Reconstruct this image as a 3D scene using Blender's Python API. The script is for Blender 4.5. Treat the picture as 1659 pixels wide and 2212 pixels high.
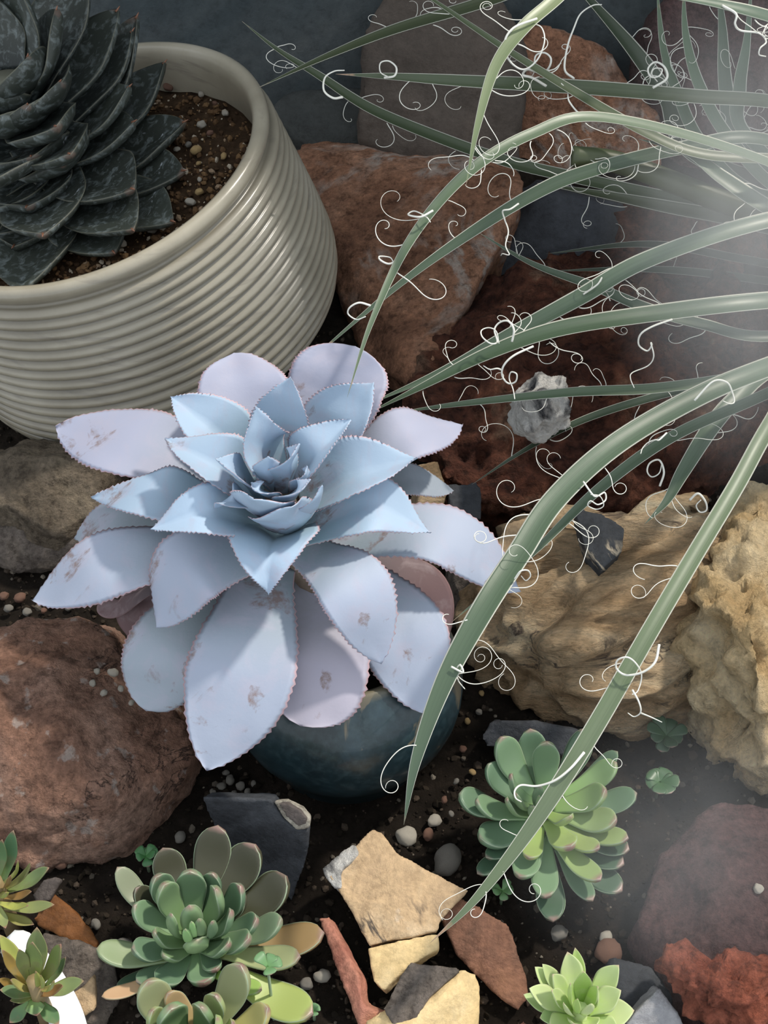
import bpy, bmesh, math, random
from math import sin, cos, pi, sqrt
from mathutils import Vector, Matrix, noise
from mathutils.geometry import interpolate_bezier

for o in list(bpy.data.objects):
    bpy.data.objects.remove(o, do_unlink=True)
SC = bpy.context.scene
COL = SC.collection

# ---------------------------------------------------------------- camera
FPX = 3039.0                    # focal length in pixels of a 1659 x 2212 frame
PITCH = math.radians(45)
CAMH = 0.67
CX = Vector((1, 0, 0))
CU = Vector((0, sin(PITCH), cos(PITCH)))
CF = Vector((0, cos(PITCH), -sin(PITCH)))
CO = Vector((0, 0, CAMH))
cam_d = bpy.data.cameras.new('camera')
cam = bpy.data.objects.new('camera', cam_d)
COL.objects.link(cam)
cam.location = CO
cam.rotation_euler = (pi / 2 - PITCH, 0, 0)
cam_d.sensor_fit = 'VERTICAL'
cam_d.sensor_height = 24.0
cam_d.lens = FPX / 2212 * 24.0
cam_d.clip_start = 0.02
cam_d.clip_end = 50
SC.camera = cam

# ---------------------------------------------------------------- light
world = bpy.data.worlds.new('sky')
SC.world = world
world.use_nodes = True
wn = world.node_tree.nodes
bg = wn['Background']
bg.inputs[0].default_value = (0.88, 0.94, 1.0, 1)
bg.inputs[1].default_value = 1.1
sun_d = bpy.data.lights.new('sun', 'SUN')
sun_d.energy = 3.5
sun_d.angle = math.radians(3.5)
sun_d.color = (1.0, 0.93, 0.82)
sun = bpy.data.objects.new('sun', sun_d)
COL.objects.link(sun)
SUNDIR = Vector((0.48, 0.27, 0.85)).normalized()
sun.rotation_euler = SUNDIR.to_track_quat('Z', 'Y').to_euler()
sun.location = (1, 0.5, 2)
SC.view_settings.view_transform = 'Standard'
SC.view_settings.look = 'None'
SC.view_settings.gamma = 1
SC.view_settings.use_curve_mapping = False
SC.view_settings.exposure = 0.0

# ---------------------------------------------------------------- pixel to place
def ray(u, v):
    return CX * ((u - 829.5) / FPX) + CU * (-(v - 1106) / FPX) + CF
def atd(u, v, d):
    return CO + ray(u, v) * d
def atz(u, v, z):
    r = ray(u, v)
    return CO + r * ((z - CAMH) / r.z)
def aty(u, v, y):
    r = ray(u, v)
    return CO + r * (y / r.y)
def atp(u, v, o, n):
    r = ray(u, v)
    return CO + r * ((o - CO).dot(n) / r.dot(n))
def dep(p):
    return (p - CO).dot(CF)
def px(w, p):                       # w pixels at the depth of p, in metres
    return w * dep(p) / FPX
def ground(x, y):
    return max(0.0, y - 0.62) * 0.15
UP = Vector((0, 0, 1))

# ---------------------------------------------------------------- materials
MATS = {}
def new_mat(name):
    m = bpy.data.materials.new(name)
    m.use_nodes = True
    nt = m.node_tree
    b = nt.nodes['Principled BSDF']
    MATS[name] = m
    return m, nt, b
def N(nt, t, **kw):
    n = nt.nodes.new(t)
    for k, v in kw.items():
        setattr(n, k, v)
    return n
def L(nt, a, b):
    nt.links.new(a, b)
def ramp(nt, fac, stops, interp='LINEAR'):
    r = N(nt, 'ShaderNodeValToRGB')
    r.color_ramp.interpolation = interp
    el = r.color_ramp.elements
    while len(el) < len(stops):
        el.new(0.5)
    for e, (p, c) in zip(el, stops):
        e.position = p
        e.color = (*c, 1) if len(c) == 3 else c
    L(nt, fac, r.inputs[0])
    return r.outputs[0]
def noise_n(nt, vec, scale, detail=6, rough=0.6, dist=0.0):
    n = N(nt, 'ShaderNodeTexNoise')
    n.inputs['Scale'].default_value = scale
    n.inputs['Detail'].default_value = detail
    n.inputs['Roughness'].default_value = rough
    n.inputs['Distortion'].default_value = dist
    if vec is not None:
        L(nt, vec, n.inputs['Vector'])
    return n.outputs['Fac']
def mix(nt, fac, a, b, blend='MIX'):
    m = N(nt, 'ShaderNodeMix', data_type='RGBA', blend_type=blend)
    for sock, val in ((m.inputs[0], fac), (m.inputs[6], a), (m.inputs[7], b)):
        if isinstance(val, (int, float)):
            sock.default_value = val
        elif isinstance(val, tuple):
            sock.default_value = (*val, 1) if len(val) == 3 else val
        else:
            L(nt, val, sock)
    return m.outputs[2]
def mth(nt, op, a, b=None, clamp=False):
    m = N(nt, 'ShaderNodeMath', operation=op, use_clamp=clamp)
    for sock, val in ((m.inputs[0], a), (m.inputs[1], b)):
        if val is None:
            continue
        if isinstance(val, (int, float)):
            sock.default_value = val
        else:
            L(nt, val, sock)
    return m.outputs[0]
def bump(nt, b, h, strength=0.5, dist=0.002):
    bp = N(nt, 'ShaderNodeBump')
    bp.inputs['Strength'].default_value = strength
    bp.inputs['Distance'].default_value = dist
    L(nt, h, bp.inputs['Height'])
    L(nt, bp.outputs[0], b.inputs['Normal'])
def objco(nt, scale=(1, 1, 1), rot=(0, 0, 0)):
    tc = N(nt, 'ShaderNodeTexCoord')
    mp = N(nt, 'ShaderNodeMapping')
    mp.inputs['Scale'].default_value = scale
    mp.inputs['Rotation'].default_value = rot
    L(nt, tc.outputs['Object'], mp.inputs['Vector'])
    return mp.outputs[0]
def uvq(nt):
    """|q| across the leaf (0 midrib, 1 margin) and s along it (0 base, 1 tip)"""
    tc = N(nt, 'ShaderNodeTexCoord')
    sp = N(nt, 'ShaderNodeSeparateXYZ')
    L(nt, tc.outputs['UV'], sp.inputs[0])
    q = mth(nt, 'ABSOLUTE', mth(nt, 'MULTIPLY', mth(nt, 'SUBTRACT', sp.outputs[0], 0.5), 2.0))
    return q, sp.outputs[1], tc

def rock_mat(name, stops, scale=18, bump_s=0.7, vein=None, vein_scale=9, vein_w=0.04, band=None,
             rough=0.85, spots=None, fine=330, grain=(1, 1, 1), rot=(0, 0, 0), dist=0.6, grit=1.0):
    m, nt, b = new_mat(name)
    co = objco(nt, grain, rot)
    big = noise_n(nt, co, scale, 8, 0.62, dist)
    col = ramp(nt, big, stops)
    fn = noise_n(nt, co, fine, 5, 0.7)
    col = mix(nt, 0.75 * grit, col, ramp(nt, fn, [(0.3, (0.45, 0.45, 0.45)), (0.55, (1, 1, 1)), (0.75, (1.35, 1.35, 1.35))]), 'MULTIPLY')
    if band:
        w = N(nt, 'ShaderNodeTexWave', wave_type='BANDS', bands_direction=band[0])
        w.inputs['Scale'].default_value = band[1]
        w.inputs['Distortion'].default_value = band[2]
        w.inputs['Detail'].default_value = 4
        w.inputs['Detail Scale'].default_value = 1.5
        L(nt, co, w.inputs['Vector'])
        col = mix(nt, ramp(nt, w.outputs['Fac'], [(0.35, (0, 0, 0)), (0.8, (band[4],) * 3)]), col, band[3])
    if vein:
        vn = noise_n(nt, co, vein_scale, 7, 0.6, 1.2)
        f = ramp(nt, mth(nt, 'ABSOLUTE', mth(nt, 'SUBTRACT', vn, 0.5)), [(0.0, (1, 1, 1)), (vein_w, (0, 0, 0))])
        brk = ramp(nt, noise_n(nt, co, vein_scale * 1.7, 3), [(0.48, (0, 0, 0)), (0.6, (1, 1, 1))])
        col = mix(nt, mth(nt, 'MULTIPLY', f, brk), col, vein)
    if spots:
        sp = ramp(nt, noise_n(nt, co, spots[1], 4, 0.5), [(spots[2], (0, 0, 0)), (spots[2] + 0.05, (1, 1, 1))])
        col = mix(nt, mth(nt, 'MULTIPLY', sp, 0.85), col, spots[0])
    L(nt, col, b.inputs['Base Color'])
    b.inputs['Roughness'].default_value = rough
    b.inputs['Specular IOR Level'].default_value = 0.25
    mid = noise_n(nt, co, 110, 8, 0.72)
    col2 = mix(nt, 0.7 * grit, col, ramp(nt, mid, [(0.38, (0.30, 0.28, 0.27)), (0.47, (0.9, 0.9, 0.9)), (0.56, (1.1, 1.1, 1.1)), (0.66, (1.5, 1.48, 1.45))]), 'MULTIPLY')
    L(nt, col2, b.inputs['Base Color'])
    h = mth(nt, 'ADD', mth(nt, 'ADD', noise_n(nt, co, scale * 3.3, 8, 0.7), mth(nt, 'MULTIPLY', mid, 0.9)), mth(nt, 'MULTIPLY', fn, 0.3))
    bump(nt, b, h, min(1.0, bump_s * 1.2), 0.012)
    return m

def leaf_mat(name, body, base, edge, edge_at=0.93, tip=None, tip_at=0.8, rough=0.5, mott=None, mscale=60, msoft=(0.5, 0.7),
             scar=None, stripes=0.0, coat=0.0, bscale=160, bstr=0.15, sss=0.0):
    """object colour multiplies the body colour, so each leaf can have its own tone"""
    m, nt, b = new_mat(name)
    q, s, tc = uvq(nt)
    co = tc.outputs['Object']
    oi = N(nt, 'ShaderNodeObjectInfo')
    col = mix(nt, 1.0, body, oi.outputs['Color'], 'MULTIPLY')
    col = mix(nt, ramp(nt, s, [(0.05, (1, 1, 1)), (0.55, (0, 0, 0))]), col, mix(nt, 1.0, base, oi.outputs['Color'], 'MULTIPLY'))
    if mott:
        col = mix(nt, ramp(nt, noise_n(nt, co, mscale, 6, 0.65, 0.5), [(msoft[0], (0, 0, 0)), (msoft[1], (0.8, 0.8, 0.8))]), col, mott)
    if stripes:
        tx = N(nt, 'ShaderNodeTexNoise')
        mp = N(nt, 'ShaderNodeMapping')
        mp.inputs['Scale'].default_value = (16, 0.6, 1)
        L(nt, tc.outputs['UV'], mp.inputs[0])
        L(nt, mp.outputs[0], tx.inputs['Vector'])
        tx.inputs['Scale'].default_value = 2.0
        col = mix(nt, stripes, col, ramp(nt, tx.outputs['Fac'], [(0.35, (0.55, 0.55, 0.5)), (0.65, (1.5, 1.5, 1.4))]), 'MULTIPLY')
    if tip:
        col = mix(nt, ramp(nt, mth(nt, 'ADD', s, mth(nt, 'MULTIPLY', mth(nt, 'SUBTRACT', noise_n(nt, co, 50, 3), 0.5), 0.3)),
                           [(tip_at, (0, 0, 0)), (1.0, (1, 1, 1))]), col, tip)
    if scar:
        sc = ramp(nt, noise_n(nt, co, scar[1], 6, 0.62, 0.8), [(scar[2], (0, 0, 0)), (scar[2] + 0.045, (1, 1, 1))])
        brk = ramp(nt, noise_n(nt, co, 210, 4, 0.7), [(0.36, (0.0, 0.0, 0.0)), (0.6, (0.9, 0.9, 0.9))])
        col = mix(nt, mth(nt, 'MULTIPLY', sc, brk), col, scar[0])
    if edge:
        col = mix(nt, ramp(nt, q, [(edge_at, (0, 0, 0)), (min(1, edge_at + 0.05), (0.85, 0.85, 0.85))]), col, edge)
    L(nt, col, b.inputs['Base Color'])
    b.inputs['Roughness'].default_value = rough
    b.inputs['Specular IOR Level'].default_value = 0.4
    b.inputs['Coat Weight'].default_value = coat
    b.inputs['Coat Roughness'].default_value = 0.3
    if sss:
        b.inputs['Subsurface Weight'].default_value = sss
        b.inputs['Subsurface Radius'].default_value = (0.6, 1.0, 0.3)
        b.inputs['Subsurface Scale'].default_value = 0.004
    bump(nt, b, noise_n(nt, co, bscale, 5, 0.6), bstr, 0.001)
    return m

leaf_mat('powder_leaf', (0.385, 0.455, 0.565), (0.30, 0.385, 0.42), (0.66, 0.40, 0.42), 0.945, rough=0.62,
         mott=(0.40, 0.385, 0.475), mscale=45, msoft=(0.48, 0.72), scar=((0.22, 0.16, 0.15), 30, 0.578), bstr=0.18)
leaf_mat('purple_leaf', (0.17, 0.105, 0.11), (0.13, 0.10, 0.11), (0.30, 0.18, 0.18), 0.93, rough=0.7, mott=(0.28, 0.22, 0.23))
leaf_mat('green_leaf', (0.21, 0.33, 0.19), (0.22, 0.37, 0.17), (0.30, 0.38, 0.26), 0.92, tip=(0.24, 0.15, 0.13), tip_at=0.92,
         rough=0.42, mott=None, mscale=70, coat=0.08, bstr=0.08, sss=0.05)
leaf_mat('lime_leaf', (0.55, 0.66, 0.32), (0.48, 0.68, 0.18), (0.60, 0.68, 0.40), 0.93, tip=(0.50, 0.32, 0.26), tip_at=0.93,
         rough=0.5, mott=(0.58, 0.66, 0.42), mscale=60, bstr=0.08, sss=0.08)
leaf_mat('olive_leaf', (0.24, 0.28, 0.12), (0.34, 0.38, 0.11), (0.26, 0.17, 0.10), 0.93, tip=(0.30, 0.16, 0.12), tip_at=0.88,
         rough=0.5, mott=(0.22, 0.20, 0.12), mscale=60, bstr=0.1, sss=0.05)
leaf_mat('dark_leaf', (0.036, 0.043, 0.036), (0.016, 0.022, 0.022), (0.16, 0.16, 0.12), 0.945, rough=0.5,
         mott=(0.17, 0.20, 0.20), mscale=150, msoft=(0.5, 0.68), tip=(0.10, 0.075, 0.06), tip_at=0.97, bscale=120, bstr=0.4,
         scar=((0.36, 0.40, 0.43), 75, 0.66))
leaf_mat('strap_leaf', (0.080, 0.108, 0.080), (0.12, 0.15, 0.125), (0.66, 0.66, 0.58), 0.86, tip=(0.30, 0.19, 0.12), tip_at=0.97,
         rough=0.42, stripes=0.3, coat=0.1, bstr=0.05)
m, nt, b = new_mat('thread')
b.inputs['Base Color'].default_value = (0.78, 0.77, 0.70, 1)
b.inputs['Roughness'].default_value = 0.6
m, nt, b = new_mat('dry_stem')
co = objco(nt)
L(nt, ramp(nt, noise_n(nt, co, 60), [(0.3, (0.10, 0.07, 0.05)), (0.7, (0.28, 0.22, 0.17))]), b.inputs['Base Color'])
b.inputs['Roughness'].default_value = 0.85
bump(nt, b, noise_n(nt, co, 120), 0.5)
m, nt, b = new_mat('spine')
b.inputs['Base Color'].default_value = (0.22, 0.10, 0.06, 1)
b.inputs['Roughness'].default_value = 0.5
m, nt, b = new_mat('white_plastic')
b.inputs['Base Color'].default_value = (0.85, 0.87, 0.90, 1)
b.inputs['Roughness'].default_value = 0.35

# cream ribbed glaze
m, nt, b = new_mat('cream_glaze')
co = objco(nt)
c1 = ramp(nt, noise_n(nt, co, 14, 6), [(0.3, (0.27, 0.24, 0.18)), (0.55, (0.37, 0.335, 0.26)), (0.75, (0.43, 0.395, 0.32))])
st = N(nt, 'ShaderNodeMapping')
tc = N(nt, 'ShaderNodeTexCoord')
L(nt, tc.outputs['Object'], st.inputs[0])
st.inputs['Scale'].default_value = (6, 6, 60)
dirt = ramp(nt, noise_n(nt, st.outputs[0], 3.0, 5, 0.6), [(0.56, (0, 0, 0)), (0.72, (0.7, 0.7, 0.7))])
c1 = mix(nt, dirt, c1, (0.17, 0.15, 0.125))
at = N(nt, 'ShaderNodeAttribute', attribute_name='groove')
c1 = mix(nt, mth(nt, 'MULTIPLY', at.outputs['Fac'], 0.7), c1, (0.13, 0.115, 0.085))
L(nt, c1, b.inputs['Base Color'])
b.inputs['Roughness'].default_value = 0.30
b.inputs['Coat Weight'].default_value = 0.4
b.inputs['Coat Roughness'].default_value = 0.2
bump(nt, b, noise_n(nt, co, 180, 5), 0.08, 0.001)
# dark teal glaze
m, nt, b = new_mat('teal_glaze')
co = objco(nt)
c1 = ramp(nt, noise_n(nt, co, 22, 8, 0.65, 0.4), [(0.3, (0.007, 0.014, 0.017)), (0.52, (0.013, 0.028, 0.034)), (0.72, (0.028, 0.055, 0.072))])
c1 = mix(nt, ramp(nt, noise_n(nt, co, 240, 3), [(0.45, (0.0,) * 3), (0.75, (0.35,) * 3)]), c1, (0.055, 0.09, 0.10))
c1 = mix(nt, ramp(nt, noise_n(nt, co, 26, 4, 0.5, 1.2), [(0.635, (0,) * 3), (0.66, (0.55,) * 3)]), c1, (0.20, 0.16, 0.10))
at = N(nt, 'ShaderNodeAttribute', attribute_name='groove')
c1 = mix(nt, at.outputs['Fac'], c1, (0.17, 0.15, 0.10))
L(nt, c1, b.inputs['Base Color'])
b.inputs['Roughness'].default_value = 0.33
b.inputs['Coat Weight'].default_value = 0.2
bump(nt, b, noise_n(nt, co, 90, 5), 0.12, 0.001)

# soil
m, nt, b = new_mat('soil')
co = objco(nt)
c1 = ramp(nt, noise_n(nt, co, 40, 8, 0.7), [(0.3, (0.010, 0.008, 0.006)), (0.55, (0.030, 0.023, 0.018)), (0.75, (0.07, 0.053, 0.04))])
L(nt, c1, b.inputs['Base Color'])
b.inputs['Roughness'].default_value = 0.95
b.inputs['Specular IOR Level'].default_value = 0.1
bump(nt, b, noise_n(nt, co, 170, 8, 0.75), 1.0, 0.006)
m, nt, b = new_mat('pot_soil')
co = objco(nt)
c1 = ramp(nt, noise_n(nt, co, 70, 8, 0.7), [(0.3, (0.028, 0.017, 0.010)), (0.55, (0.085, 0.052, 0.030)), (0.75, (0.17, 0.11, 0.065))])
L(nt, c1, b.inputs['Base Color'])
b.inputs['Roughness'].default_value = 0.95
b.inputs['Specular IOR Level'].default_value = 0.1
bump(nt, b, noise_n(nt, co, 230, 8, 0.75), 1.0, 0.005)
def crumb_mat(name, stops):
    m, nt, b = new_mat(name)
    at = N(nt, 'ShaderNodeAttribute', attribute_name='tone')
    L(nt, ramp(nt, at.outputs['Fac'], stops, 'CONSTANT'), b.inputs['Base Color'])
    b.inputs['Roughness'].default_value = 0.95
    b.inputs['Specular IOR Level'].default_value = 0.1
crumb_mat('crumb', [(0, (0.014, 0.011, 0.008)), (0.4, (0.030, 0.023, 0.017)), (0.7, (0.055, 0.042, 0.032)), (0.9, (0.10, 0.085, 0.068)), (0.97, (0.20, 0.175, 0.14))])
crumb_mat('pot_crumb', [(0, (0.045, 0.026, 0.015)), (0.3, (0.10, 0.058, 0.030)), (0.6, (0.15, 0.09, 0.045)), (0.8, (0.25, 0.18, 0.12)), (0.9, (0.37, 0.32, 0.25))])

# rocks
rock_mat('rust_rock', [(0.300, (0.211, 0.101, 0.063)), (0.500, (0.439, 0.220, 0.132)), (0.700, (0.579, 0.324, 0.211))], 14,
         vein=(0.55, 0.46, 0.40), vein_scale=7, vein_w=0.035)
rock_mat('pink_rock', [(0.280, (0.215, 0.108, 0.072)), (0.450, (0.429, 0.237, 0.165)), (0.620, (0.529, 0.336, 0.257)), (0.800, (0.429, 0.172, 0.086))], 9,
         spots=((0.55, 0.45, 0.40), 85, 0.62), bump_s=1.0, vein=(0.05, 0.03, 0.025), vein_scale=14, vein_w=0.012)
rock_mat('tan_rock', [(0.250, (0.312, 0.192, 0.108)), (0.420, (0.696, 0.468, 0.264)), (0.560, (0.960, 0.720, 0.456)), (0.750, (1.000, 0.888, 0.648))], 10,
         grain=(1, 3.0, 3.4), rot=(0, 0.35, 0.5), grit=0.6, bump_s=1.0, vein=(0.16, 0.12, 0.10), vein_scale=6, vein_w=0.02)
rock_mat('cream_rock', [(0.25, (0.50, 0.28, 0.11)), (0.42, (0.82, 0.58, 0.30)), (0.56, (0.98, 0.80, 0.52)), (0.8, (0.90, 0.84, 0.72))], 9, grit=0.55, bump_s=1.0)
rock_mat('maroon_rock', [(0.25, (0.03, 0.012, 0.009)), (0.45, (0.12, 0.042, 0.026)), (0.58, (0.22, 0.085, 0.05)), (0.72, (0.38, 0.24, 0.16))], 22,
         bump_s=1.0, fine=110)
rock_mat('plum_rock', [(0.300, (0.091, 0.049, 0.049)), (0.500, (0.150, 0.081, 0.078)), (0.750, (0.195, 0.117, 0.111))], 12, bump_s=0.9)
rock_mat('scarlet_rock', [(0.300, (0.286, 0.078, 0.046)), (0.500, (0.468, 0.143, 0.085)), (0.750, (0.546, 0.202, 0.130))], 16, bump_s=1.0)
rock_mat('chert', [(0.300, (0.122, 0.094, 0.066)), (0.500, (0.254, 0.204, 0.150)), (0.680, (0.365, 0.298, 0.210)), (0.800, (0.442, 0.332, 0.188))], 13, bump_s=0.8, rough=0.6)
rock_mat('slate', [(0.3, (0.035, 0.038, 0.044)), (0.55, (0.06, 0.065, 0.075)), (0.8, (0.085, 0.09, 0.10))], 14, grit=0.5, bump_s=0.35, rough=0.65)
rock_mat('slate_edge', [(0.3, (0.30, 0.27, 0.22)), (0.7, (0.45, 0.42, 0.36))], 30, bump_s=0.4)
rock_mat('slate_core', [(0.3, (0.09, 0.075, 0.07)), (0.7, (0.16, 0.135, 0.125))], 30, grit=0.5, bump_s=0.4)
rock_mat('charcoal', [(0.3, (0.030, 0.032, 0.038)), (0.6, (0.05, 0.055, 0.062)), (0.85, (0.09, 0.09, 0.09))], 30, grit=0.5, bump_s=0.4,
         vein=(0.42, 0.36, 0.27), vein_scale=9, vein_w=0.018, rough=0.6)
rock_mat('grey_stone', [(0.300, (0.286, 0.286, 0.305)), (0.600, (0.429, 0.429, 0.448)), (0.850, (0.546, 0.546, 0.559))], 30, grit=0.4, bump_s=0.4)
rock_mat('quartz', [(0.38, (0.05, 0.05, 0.06)), (0.44, (0.4, 0.39, 0.38)), (0.50, (1.0, 0.97, 0.92)), (0.7, (1.0, 1.0, 0.97))], 30, grit=0.25, bump_s=0.8)
rock_mat('tan_flake', [(0.250, (0.442, 0.312, 0.195)), (0.500, (0.572, 0.403, 0.240)), (0.720, (0.689, 0.546, 0.377))], 16, grit=0.45, bump_s=0.4,
         vein=(0.07, 0.06, 0.055), vein_scale=5, vein_w=0.012, spots=((0.62, 0.56, 0.48), 30, 0.66))
rock_mat('yellow_flake', [(0.250, (0.624, 0.442, 0.208)), (0.500, (0.780, 0.585, 0.312)), (0.750, (0.806, 0.702, 0.494))], 18, grit=0.4, bump_s=0.3)
rock_mat('brown_flake', [(0.300, (0.143, 0.081, 0.058)), (0.500, (0.260, 0.130, 0.085)), (0.750, (0.442, 0.221, 0.130))], 24, grit=0.6, bump_s=0.5)
rock_mat('red_flake', [(0.300, (0.286, 0.098, 0.072)), (0.500, (0.494, 0.221, 0.156)), (0.750, (0.572, 0.286, 0.169))], 18, grit=0.6, bump_s=0.4)
rock_mat('orange_flake', [(0.300, (0.117, 0.046, 0.016)), (0.600, (0.247, 0.098, 0.029)), (0.850, (0.338, 0.156, 0.058))], 14, grit=0.5, bump_s=0.3, rough=0.5)
rock_mat('grey_tan', [(0.3, (0.13, 0.11, 0.095)), (0.5, (0.21, 0.175, 0.15)), (0.75, (0.33, 0.27, 0.21))], 26, bump_s=0.6)
rock_mat('brown_grey', [(0.300, (0.078, 0.065, 0.055)), (0.550, (0.124, 0.101, 0.085)), (0.800, (0.169, 0.130, 0.107))], 8, grit=0.35, bump_s=0.4)
rock_mat('dim_grey', [(0.3, (0.045, 0.05, 0.05)), (0.55, (0.07, 0.075, 0.072)), (0.8, (0.10, 0.105, 0.10))], 8, grit=0.4, bump_s=0.4)
rock_mat('pebble_pale', [(0.3, (0.34, 0.31, 0.26)), (0.7, (0.55, 0.51, 0.44))], 60, bump_s=0.4)
rock_mat('pebble_grey', [(0.3, (0.16, 0.15, 0.13)), (0.7, (0.30, 0.28, 0.25))], 60, bump_s=0.4)
rock_mat('pebble_gold', [(0.3, (0.32, 0.21, 0.09)), (0.7, (0.55, 0.40, 0.20))], 60, bump_s=0.4)
rock_mat('pebble_brown', [(0.3, (0.13, 0.07, 0.05)), (0.7, (0.26, 0.15, 0.11))], 60, bump_s=0.4)
rock_mat('wall_blue', [(0.3, (0.05, 0.068, 0.076)), (0.55, (0.10, 0.115, 0.12)), (0.8, (0.18, 0.185, 0.175))], 5, grit=0.4, bump_s=0.2, rough=0.8, fine=40)

# ---------------------------------------------------------------- helpers
def link(name, me, mat=None, parent=None, origin=None):
    """one mesh object; world-space vertices are moved to a local origin"""
    o = bpy.data.objects.new(name, me)
    COL.objects.link(o)
    if origin is None:
        if len(me.vertices):
            c = Vector((0, 0, 0))
            for vv in me.vertices:
                c += vv.co
            origin = c / len(me.vertices)
        else:
            origin = Vector((0, 0, 0))
    me.transform(Matrix.Translation(-origin))
    o.location = origin
    if parent is not None:
        o.parent = parent
        o.matrix_parent_inverse = Matrix.Translation(-world_loc(parent))
    if mat is not None and not me.materials:
        me.materials.append(MATS[mat])
    return o
WLOC = {}
def world_loc(o):
    return WLOC.get(o.name, None) or abs_loc(o)
def abs_loc(o):
    if o.parent is None:
        return o.location.copy()
    return o.location.copy()       # children keep world coordinates through matrix_parent_inverse
def smooth(me, on=True):
    me.polygons.foreach_set('use_smooth', [on] * len(me.polygons))
def tag(o, label, cat, group=None, kind=None):
    o['label'] = label
    if cat:
        o['category'] = cat
    if group:
        o['group'] = group
    if kind:
        o['kind'] = kind
    return o
def thing(name, loc, label, cat, group=None):
    o = bpy.data.objects.new(name, None)
    COL.objects.link(o)
    o.empty_display_size = 0.01
    o.location = loc
    return tag(o, label, cat, group)

def catmull(pts, n):
    """n+1 samples through the control points (centripetal-free Catmull-Rom)"""
    P = [pts[0] * 2 - pts[1]] + list(pts) + [pts[-1] * 2 - pts[-2]]
    segs = len(pts) - 1
    out = []
    for i in range(n + 1):
        t = i / n * segs
        k = min(int(t), segs - 1)
        f = t - k
        a, b_, c, d = P[k], P[k + 1], P[k + 2], P[k + 3]
        out.append(0.5 * ((2 * b_) + (c - a) * f + (2 * a - 5 * b_ + 4 * c - d) * f * f + (3 * b_ - a - 3 * c + d) * f ** 3))
    return out

def sstep(x):
    x = min(1, max(0, x))
    return x * x * (3 - 2 * x)
def prof_powder(s, base=0.5, peak=0.58, p=2.0, e=0.85):
    if s < peak:
        return base + (1 - base) * sstep(s / peak)
    x = (s - peak) / (1 - peak)
    return max(0.0, 1 - x ** p) ** e
def prof_spat(s, base=0.5, peak=0.62, p=2.3, e=0.62):
    return prof_powder(s, base, peak, p, e)
def prof_lance(s, base=0.4, peak=0.55, p=1.8, e=0.9):
    return prof_powder(s, base, peak, p, e)
def prof_strap_long(s):
    return 1.0 if s < 0.62 else max(0.0, 1 - ((s - 0.62) / 0.38) ** 1.7)
def prof_strap(s):
    return 0.9 + 0.1 * (1 - s) if s < 0.45 else max(0.0, (1 - ((s - 0.45) / 0.55) ** 1.6)) * 0.955

def leaf_mesh(name, pts, width, hint, prof=prof_powder, thick=0.003, cup=0.15, fold=0.0, wave=0.0, serr=0.0, teeth=26,
              nu=30, nv=12, belly=1.0, hints=None, seed=0, roll=0.0, edge_thick=0.18, mucro=0.0, lump=0.0):
    rnd = random.Random(seed)
    ctr = catmull(pts, nu)
    if mucro:
        T = (ctr[-1] - ctr[-2]).normalized()
    ph = rnd.random() * 6.28
    top, bot, uv_s = [], [], []
    verts, uvs = [], []
    ti, bi = [], []
    for i, c in enumerate(ctr):
        s = i / nu
        T = (ctr[min(i + 1, nu)] - ctr[max(i - 1, 0)]).normalized()
        h = hint if hints is None else hints[0].lerp(hints[1], s)
        S = T.cross(h)
        if S.length < 1e-6:
            S = T.cross(CX)
        S.normalize()
        if roll:
            S = Matrix.Rotation(roll * s, 3, T) @ S
        Nn = S.cross(T).normalized()
        w = width * 0.5 * max(prof(s), 0.004)
        rt, rb = [], []
        for j in range(nv + 1):
            q = -1 + 2 * j / nv
            qq = math.copysign(abs(q) ** 0.85, q)
            ww = w
            if serr and abs(q) > 0.99 and 0.1 < s < 0.98:
                ww = w + serr * (1 if (i % 2) else -0.5) * rnd.uniform(0.1, 1.2)
            x = qq * ww
            z = cup * width * qq * qq * prof(s) + fold * width * abs(qq) * prof(s)
            if lump:
                z += lump * width * noise.noise(Vector((x * 60, s * 4.0, seed * 1.7)))
            if wave:
                z += wave * width * sin(s * 9 + ph + (1.7 if q > 0 else 0)) * abs(qq) ** 3 * min(1, s * 2)
            th = thick * (edge_thick + (1 - edge_thick) * sqrt(max(0, 1 - qq * qq))) * (0.25 + 0.75 * sqrt(max(0.0, prof(s))))
            p = c + S * x + Nn * z
            verts.append(p + Nn * (th * (1 - belly) * 0.9))
            uvs.append((0.5 + 0.5 * q, s))
            rt.append(len(verts) - 1)
            if j in (0, nv):
                rb.append(len(verts) - 1)
            else:
                verts.append(p - Nn * (th * belly))
                uvs.append((0.5 + 0.5 * q * 0.97, s))
                rb.append(len(verts) - 1)
        ti.append(rt)
        bi.append(rb)
    faces = []
    for i in range(nu):
        for j in range(nv):
            faces.append((ti[i][j], ti[i][j + 1], ti[i + 1][j + 1], ti[i + 1][j]))
            a = (bi[i][j + 1], bi[i][j], bi[i + 1][j], bi[i + 1][j + 1])
            faces.append(a)
    # caps
    faces.append(tuple(ti[0][::-1] + bi[0][1:-1]))
    faces.append(tuple(ti[nu] + bi[nu][1:-1][::-1]))
    me = bpy.data.meshes.new(name)
    me.from_pydata([tuple(v) for v in verts], [], faces)
    lay = me.uv_layers.new(name='UVMap')
    for lp in me.loops:
        lay.data[lp.index].uv = uvs[lp.vertex_index]
    me.validate()
    smooth(me)
    return me

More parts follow.
